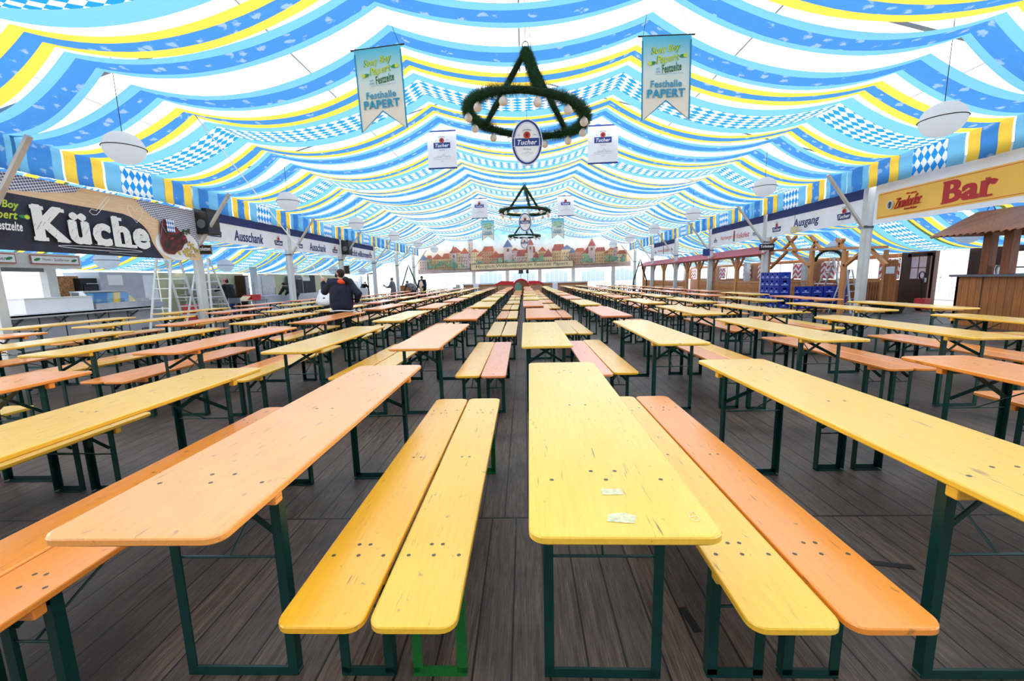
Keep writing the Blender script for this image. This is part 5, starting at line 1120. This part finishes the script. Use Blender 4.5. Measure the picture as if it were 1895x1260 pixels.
for k in range(n):
    y0_ = .55-k*.16; mb.add([(-.28, y0_, 2.22), (-.28, y0_-.155, 2.22), (.85, y0_-.155, 2.82), (.85, y0_, 2.82), (-.3, y0_-.0775, 2.18)], [(0, 4, 1, 2, 3)], M['shingle']); mb.add([(-.28, y0_, 2.24), (-.28, y0_-.155, 2.24), (.85, y0_-.155, 2.84), (.85, y0_, 2.84), (-.3, y0_-.0775, 2.2)], [(3, 2, 1, 4, 0)], M['shingle'])
mb.add([(.85, .55, 2.84), (.85, -4.9, 2.84), (1.98, -4.9, 2.24), (1.98, .55, 2.24), (.85, .55, 2.82), (.85, -4.9, 2.82), (1.98, -4.9, 2.22), (1.98, .55, 2.22)], [(0, 1, 2, 3), (4, 7, 6, 5)], M['shingle']); mb.obj('roof', e)
mb = MB(); mb.add([(-.2, .5, 2.22), (.85, .5, 2.78), (1.9, .5, 2.22), (-.2, .47, 2.22), (.85, .47, 2.78), (1.9, .47, 2.22)], [(0, 1, 2), (3, 5, 4), (0, 3, 4, 1), (1, 4, 5, 2), (0, 2, 5, 3)], M['brownwood']); mb.obj('gable_board', e)
mb = MB(); mb.tube([(.4+.09*math.cos(a), -.2, 2.78+.1*math.sin(a)) for a in [PI*i/10 for i in range(11)]], .008, M['wire'], 6); mb.obj('roof_hook', e)
for i, y in enumerate((10.45, 10.3, 9.6)):
    mb = MB(); mb.tube([(0, 0, 0), (0, 0, .16), (0, 0, .2)], .03, M['steel'], 10, rs=[.05, .045, .02]); mb.tube([(0, 0, .19), (-.08, 0, .21), (-.09, 0, .15)], .012, M['steel'], 8)
    mb.obj('beer_tap', loc=(HX+.6 if False else HX+.35, y, 1.251), label=('beer tap on the bar hut counter, farther', 'beer tap on the bar hut counter, beside the far one', 'beer tap on the bar hut counter, nearest the viewer')[i], cat='tap', group='beer taps on the bar counter')
# ------------------------------------------------------------------ people
def capsule(mb, a, b_, r0, r1, m):
    a = Vector(a); b_ = Vector(b_); d = (b_-a); L = max(d.length, 1e-4); d.normalize(); pts = []; rs = []
    for t_ in (-1, -.85, -.5): pts.append(a+d*(t_*r0)); rs.append(r0*math.sqrt(max(.02, 1-t_*t_)))
    for t_ in (0, .25, .5, .75, 1): pts.append(a.lerp(b_, t_)); rs.append(r0+(r1-r0)*t_)
    for t_ in (.5, .85, 1): pts.append(b_+d*(t_*r1)); rs.append(r1*math.sqrt(max(.02, 1-t_*t_)))
    mb.tube(pts, 1, m, 14, rs=rs)
def basis(f, up=(0, 0, 1)):
    f = Vector(f).normalized(); r = f.cross(Vector(up)).normalized(); u = r.cross(f); return Matrix((r, f, u)).transposed()
def hand_prims(mb, w_, d, n, curl, m, thumb=1):
    """w_ wrist, d pointing direction, n palm normal"""
    w_ = Vector(w_); d = Vector(d).normalized(); n = Vector(n); n = (n-d*n.dot(d)).normalized(); s_ = d.cross(n)
    for q in (-.026, -.009, .009, .026): capsule(mb, w_+s_*q*.6, w_+d*.085+s_*q, .015, .013, m)
    for i, (q, L) in enumerate(zip((-.031, -.011, .010, .030), (.066, .078, .073, .057))):
        p = w_+d*.09+s_*q; a = curl*.5; ps = [p]
        for k, fr in enumerate((.45, .32, .25)):
            a += curl*(.45+.08*i); v = (d*math.cos(a)+n*math.sin(a)).normalized(); ps.append(ps[-1]+(v+s_*q*1.2)*L*fr)
        for k in range(3): capsule(mb, ps[k], ps[k+1], .0098-.001*k, .009-.001*k, m)
    t0 = w_+d*.025+s_*(-thumb*.026); t1 = t0+(d*.6-s_*thumb*.75+n*.3).normalized()*.045; t2 = t1+(d*.9-s_*thumb*.25+n*.35).normalized()*.038
    capsule(mb, t0, t1, .014, .011, m); capsule(mb, t1, t2, .011, .009, m)
def blob(name, mb, voxel, parent, mat, smooth=2, extra=None):
    o = bpy.data.objects.new('tmp', mb.mesh('tmp'))
    r_ = o.modifiers.new('r', 'REMESH'); r_.mode = 'VOXEL'; r_.voxel_size = voxel
    s_ = o.modifiers.new('s', 'SMOOTH'); s_.factor = .5; s_.iterations = smooth
    me = evaluated_mesh(o)
    me.name = name; me.materials.clear(); me.materials.append(mat)
    me.polygons.foreach_set('material_index', [0]*len(me.polygons)); me.polygons.foreach_set('use_smooth', [True]*len(me.polygons))
    if extra and extra.v:
        bm = bmesh.new(); bm.from_mesh(me); k0 = len(me.materials)
        for mm in extra.mats: me.materials.append(mm)
        vs = [bm.verts.new(v) for v in extra.v]
        for f_, mi in zip(extra.f, extra.mi):
            try: q_ = bm.faces.new([vs[i] for i in f_]); q_.material_index = k0+mi; q_.smooth = True
            except ValueError: pass
        bm.to_mesh(me); bm.free()
    me.update(); q = bpy.data.objects.new(name, me); C.objects.link(q); q.parent = parent; return q
def person(loc, label, J, look, top, legs, voxel=.013, shoe='black', hair='beard', hairkind='short', beardy=False, cap=None, coat=False, hood=None, topr=.03, group=None, bare_arms=False):
    e = empty('person', loc, label, 'person', group); sk = M['skin']; V = lambda k: Vector(J[k])
    mb = MB(); hc = V('head'); B = basis(look); T_ = lambda p: hc+B @ Vector(p)
    # head: skull, face, jaw, nose, ears
    mb.ell(hc+B @ Vector((0, -.012, .018)), (.075, .092, .092), sk, B, 18, 12); mb.ell(T_((0, .035, -.045)), (.055, .052, .062), sk, B, 14, 10); mb.ell(T_((0, .055, -.083)), (.026, .026, .02), sk, B, 10, 8)
    capsule(mb, T_((0, .083, .012)), T_((0, .105, -.022)), .009, .014, sk)
    for s_ in (-1, 1): mb.ell(T_((s_*.077, -.008, -.008)), (.010, .020, .032), sk, B, 10, 8)
    for s_ in (-1, 1): mb.ell(T_((s_*.030, .083, .022)), (.022, .012, .008), sk, B, 8, 6)
    capsule(mb, V('neck'), hc+B @ Vector((0, -.02, -.05)), .058, .056, sk)
    capsule(mb, V('pelvis'), V('chest'), .125, .135, sk); capsule(mb, V('lsh'), V('rsh'), .07, .07, sk); capsule(mb, V('chest'), V('neck'), .12, .06, sk)
    for s_ in 'lr':
        capsule(mb, V(s_+'sh'), V(s_+'el'), .052, .042, sk); capsule(mb, V(s_+'el'), V(s_+'wr'), .042, .028, sk)
        capsule(mb, V(s_+'hip'), V(s_+'kn'), .085, .058, sk); capsule(mb, V(s_+'kn'), V(s_+'an'), .058, .040, sk); capsule(mb, V(s_+'an'), V(s_+'toe'), .042, .035, sk)
        d = (V(s_+'wr')-V(s_+'el')); hn = J.get(s_+'n', (0, 0, -1)); hand_prims(mb, V(s_+'wr'), J.get(s_+'d', d), hn, J.get(s_+'c', .35), sk, 1 if s_ == 'l' else -1)
    ex = MB()
    for s_ in (-1, 1):
        ex.ell(T_((s_*.030, .079, .010)), (.013, .010, .009), M['white'], B, 8, 6); ex.ell(T_((s_*.030, .087, .010)), (.006, .005, .006), M['ink'], B, 8, 6)
    ex.ell(T_((0, .087, -.052)), (.024, .007, .006), M['lip'], B, 10, 6)
    blob('body', mb, .008 if voxel < .012 else .0115, e, sk, 1, ex)
    # hair
    hb = MB()
    if hairkind: 
        hb.ell(T_((0, -.022, .032)), (.082, .094, .088), M[hair], B, 16, 10); hb.ell(T_((0, -.055, -.02)), (.070, .055, .06), M[hair], B, 12, 8)
        if hairkind == 'long': hb.ell(T_((0, -.07, -.09)), (.08, .045, .11), M[hair], B, 12, 8)
        if hairkind == 'bun': hb.ell(T_((0, -.10, .07)), (.04, .04, .04), M[hair], B, 12, 8)
        blob('hair', hb, .009, e, M[hair], 1)
    if beardy:
        hb = MB(); hb.ell(T_((0, .052, -.075)), (.050, .048, .042), M[hair], B, 12, 8)
        for s_ in (-1, 1): hb.ell(T_((s_*.055, .022, -.045)), (.022, .04, .042), M[hair], B, 10, 8)
        blob('beard', hb, .008, e, M[hair], 1)
    if cap:
        hb = MB(); hb.ell(T_((0, -.01, .05)), (.088, .1, .07), M[cap], B, 16, 10); hb.box(T_((0, .11, .052)), (.13, .09, .012), M[cap], B) if cap == 'pinkcap' else None
        blob('cap', hb, .009, e, M[cap], 1)
    # top
    g = topr; mb = MB(); m_ = M[top]
    low = V('pelvis')+Vector((0, 0, -.04)); capsule(mb, low, V('chest'), .145+g, .15+g, m_); capsule(mb, V('chest'), V('neck')+Vector((0, 0, -.05)), .13+g, .07+g*.6, m_); capsule(mb, V('lsh'), V('rsh'), .072+g, .072+g, m_)
    hw = (V('rhip')-V('lhip'))*.55; capsule(mb, low-hw, V('chest')-hw, .11+g, .11+g, m_); capsule(mb, low+hw, V('chest')+hw, .11+g, .11+g, m_)
    if coat:
        for s_ in 'lr': capsule(mb, V(s_+'hip'), V(s_+'hip').lerp(V(s_+'kn'), .7), .12+g, .13+g, m_)
    for s_ in 'lr':
        capsule(mb, V(s_+'sh'), V(s_+'el'), .06+g, .05+g*.8, m_)
        if not bare_arms: capsule(mb, V(s_+'el'), V(s_+'wr').lerp(V(s_+'el'), .06), .052+g*.8, .036+g*.6, m_)
    o = blob('jacket' if g > .02 else 'shirt', mb, voxel, e, m_, 3)
    out = []
    for c_, n_ in [(v.co.copy(), v.normal.copy()) for v in o.data.vertices]:
        q = mnoise.noise(Vector((c_.x*9, c_.y*9, c_.z*5)))*.016+mnoise.noise(c_*22)*.006; out += list(c_+n_*q)
    o.data.vertices.foreach_set('co', out); o.data.update()
    # legs
    mb = MB(); m_ = M[legs]; capsule(mb, V('lhip')+Vector((0, 0, .05)), V('rhip')+Vector((0, 0, .05)), .115, .115, m_)
    for s_ in 'lr': capsule(mb, V(s_+'hip'), V(s_+'kn'), .102, .075, m_); capsule(mb, V(s_+'kn'), V(s_+'an')+Vector((0, 0, .02)), .075, .062, m_)
    blob('trousers', mb, voxel, e, m_, 2)
    mb = MB()
    for s_ in 'lr':
        a, t_ = V(s_+'an'), V(s_+'toe'); a0 = Vector((a.x, a.y, .05)); capsule(mb, a0-(t_-a0).normalized()*.03, Vector((t_.x, t_.y, .042)), .05, .042, M[shoe]); capsule(mb, a0, a, .048, .052, M[shoe])
    blob('shoes', mb, voxel, e, M[shoe], 1)
    return e, T_, B
def stand(face, h=1.75, lean=0, **ov):
    """joints in world axes about the feet; face: heading vector; lean forward in metres at chest"""
    f = Vector((*face, 0)).normalized(); r = Vector((f.y, -f.x, 0)); k = h/1.75; P_ = lambda a, b_, c: r*a*k+f*b_*k+Vector((0, 0, c*k)); z = lean
    J = dict(pelvis=P_(0, -z*.35, .95), chest=P_(0, z*.5, 1.27-z*.22), neck=P_(0, z*1.05, 1.48-z*.42), head=P_(0, .02+z*1.35, 1.635-z*.55))
    for s_, q in (('l', -1), ('r', 1)):
        J[s_+'sh'] = P_(q*.185, z*.95, 1.42-z*.4); J[s_+'el'] = P_(q*.25, z*1.0+.02, 1.13-z*.35); J[s_+'wr'] = P_(q*.25, z*1.1+.1, .88-z*.2)
        J[s_+'hip'] = P_(q*.095, -z*.35, .92); J[s_+'kn'] = P_(q*.11, .03-z*.15, .50); J[s_+'an'] = P_(q*.12, -.02, .09); J[s_+'toe'] = P_(q*.14, .15, .04)
    for a, v in ov.items():
        if a in J and len(v) == 3 and a not in ('ld', 'rd', 'ln', 'rn'): J[a] = P_(*v)
        else: J[a] = v
    return J
# main man, back to the viewer, gripping the long pole
f0 = (-.55, .83); px0 = at_z(631, 640, 0); loc = Vector((px0.x, 9.42, 0))
J = stand(f0, 1.74)
hand_p = at_y(597, 517, 9.42)-loc
J['lel'] = Vector((-.37, -.03, 1.23)); J['lwr'] = hand_p+Vector((.01, 0, -.08)); J['ld'] = (-.05, .05, 1); J['ln'] = (-.6, .8, 0); J['lc'] = .75
J['rel'] = Vector((.39, .02, 1.16)); J['rwr'] = Vector((.27, .20, .99)); J['rd'] = (-.7, .5, -.4); J['rn'] = (-.3, -.8, 0); J['rc'] = .4
e, T_, B = person(loc, 'bearded man in navy jacket looking up, holding a long white pole', J, (-.86, .28, .42), 'navyj', 'trous', .011, beardy=True, topr=.042)
mb = MB(); nk = Vector(J['neck']); r_ = Vector((.83, .55, 0)); bk = Vector((.55, -.83, 0))
mb.ell(nk+bk*.05+Vector((.03, 0, -.03)), (.13, .11, .065), M['rorange']); blob('hood_lining', mb, .012, e, M['rorange'], 2)
mb = MB(); mb.ell(nk+bk*.07+Vector((.11, .02, -.0)), (.08, .09, .085), M['trous']); blob('hood', mb, .012, e, M['trous'], 2)
mb = MB(); mb.ell(nk+Vector((-.125, -.10, -.005)), (.075, .06, .035), M['wshirt'], Matrix.Rotation(-.45, 3, 'Y')); blob('collar', mb, .010, e, M['wshirt'], 2)
mb = MB(); n = 28; low = Vector(J['pelvis'])
mb.tube([(low.x+.275*math.cos(2*PI*i/n), low.y+.20*math.sin(2*PI*i/n), .79+.01*math.sin(3*2*PI*i/n)) for i in range(n+1)], .012, M['wshirt'], 8, cap=False); mb.obj('hem_piping', e)
pa = loc+Vector(J['lwr'])+Vector((-.02, .03, .09)); pb = at_x(360, 212, -6.7); d = (pb-pa).normalized()
mb = MB(); mb.tube([Vector((0, 0, 0))-d*.35, pb-pa], .012, M['alu'], 8); mb.obj('long_pole', loc=pa, label='long thin white pole slanting up from the bearded man to the fabric', cat='pole')
def at(px, y): q = at_y(px, 520, y); return Vector((q.x, y, 0))
J = stand((-1, .1), 1.74, .08, lel=(-.2, .3, 1.3), lwr=(-.15, .55, 1.22), rel=(.22, .15, 1.2), rwr=(.2, .38, 1.1))
q = at_x(425, 540, -12.7); person(Vector((-12.7, q.y, 0)), 'person in pink cap and dark jacket reaching left at the racks', J, (-1, .1, -.1), 'trous', 'jean', .014, hairkind='short', cap='pinkcap')
J = stand((-.9, .2), 1.72, .42, lel=(-.22, .62, .98), lwr=(-.2, .75, .84), rel=(.22, .6, .98), rwr=(.2, .72, .84))
q = at_x(539, 540, -12.4); person(Vector((-12.3, q.y, 0)), 'person in dark sweater and jeans bending over the grey counter', J, (-1, .2, -.4), 'oliv', 'jean', .014)
J = stand((.3, 1), 1.66, .22, lel=(-.24, .3, 1.05), lwr=(-.18, .5, .9), rel=(.26, .28, 1.02), rwr=(.2, .5, .88))
person(at(598, 12.52), 'person in white shirt leaning over a table left of the bearded man', J, (.2, 1, -.3), 'wshirt', 'trous', .013, hairkind='bun', topr=.03, bare_arms=True)
J = stand((.7, -.6), 1.6, .3, lel=(-.24, .45, .98), lwr=(-.1, .6, .96), rel=(.26, .4, .98), rwr=(.1, .6, .96))
q = at_x(672, 530, -13.9); person(Vector((-13.9, q.y, 0)), 'small dark-clad person stooping behind the pale counter', J, (.6, -.7, -.4), 'trous', 'trous', .015)
J = stand((-1, .0), 1.68, .05, lel=(-.2, .2, 1.12), lwr=(-.12, .42, 1.08), rel=(.22, .15, 1.12), rwr=(.12, .42, 1.1))
L3 = at(727, 27.42); person(L3, 'person in grey hooded coat carrying red and white papers', J, (-1, 0, -.2), 'greycoat', 'trous', .014, coat=True, hair='brown', hairkind='bun')
mb = MB()
for k in range(4): mb.box((0, 0, k*.02), (.42, .3, .012), M['redplastic'] if k % 2 == 0 else M['canvas'], Matrix.Rotation(.35+k*.12, 3, 'Y'))
mb.obj('paper_bundle', loc=L3+Vector((-.47, -.02, 1.07)), label='bundle of red and white papers held by the person in grey', cat='papers')
J = stand((-.6, .6), 1.7, .5, lel=(-.22, .72, .9), lwr=(-.2, .8, .8), rel=(.22, .7, .9), rwr=(.2, .8, .8))
person(at(763, 27.45), 'person with dark cap and grey vest bending over a table', J, (-.5, .7, -.6), 'greycoat', 'trous', .014, cap='black')
J = stand((-.3, -1), 1.76, .06, lel=(-.27, .1, 1.12), lwr=(-.12, .3, .98), rel=(.27, .1, 1.12), rwr=(.12, .3, .98))
L4 = at(782, 27.42); e, T_, B = person(L4, 'person in dark cap, navy jacket and beige apron standing at a table', J, (-.5, -1, -.35), 'navyj', 'trous', .014, cap='black', beardy=True)
mb = MB(); mb.ell((-.06, -.17, 1.08), (.15, .07, .36), M['apron']); blob('apron', mb, .014, e, M['apron'], 2)

bpy.data.scenes.remove(SC2)
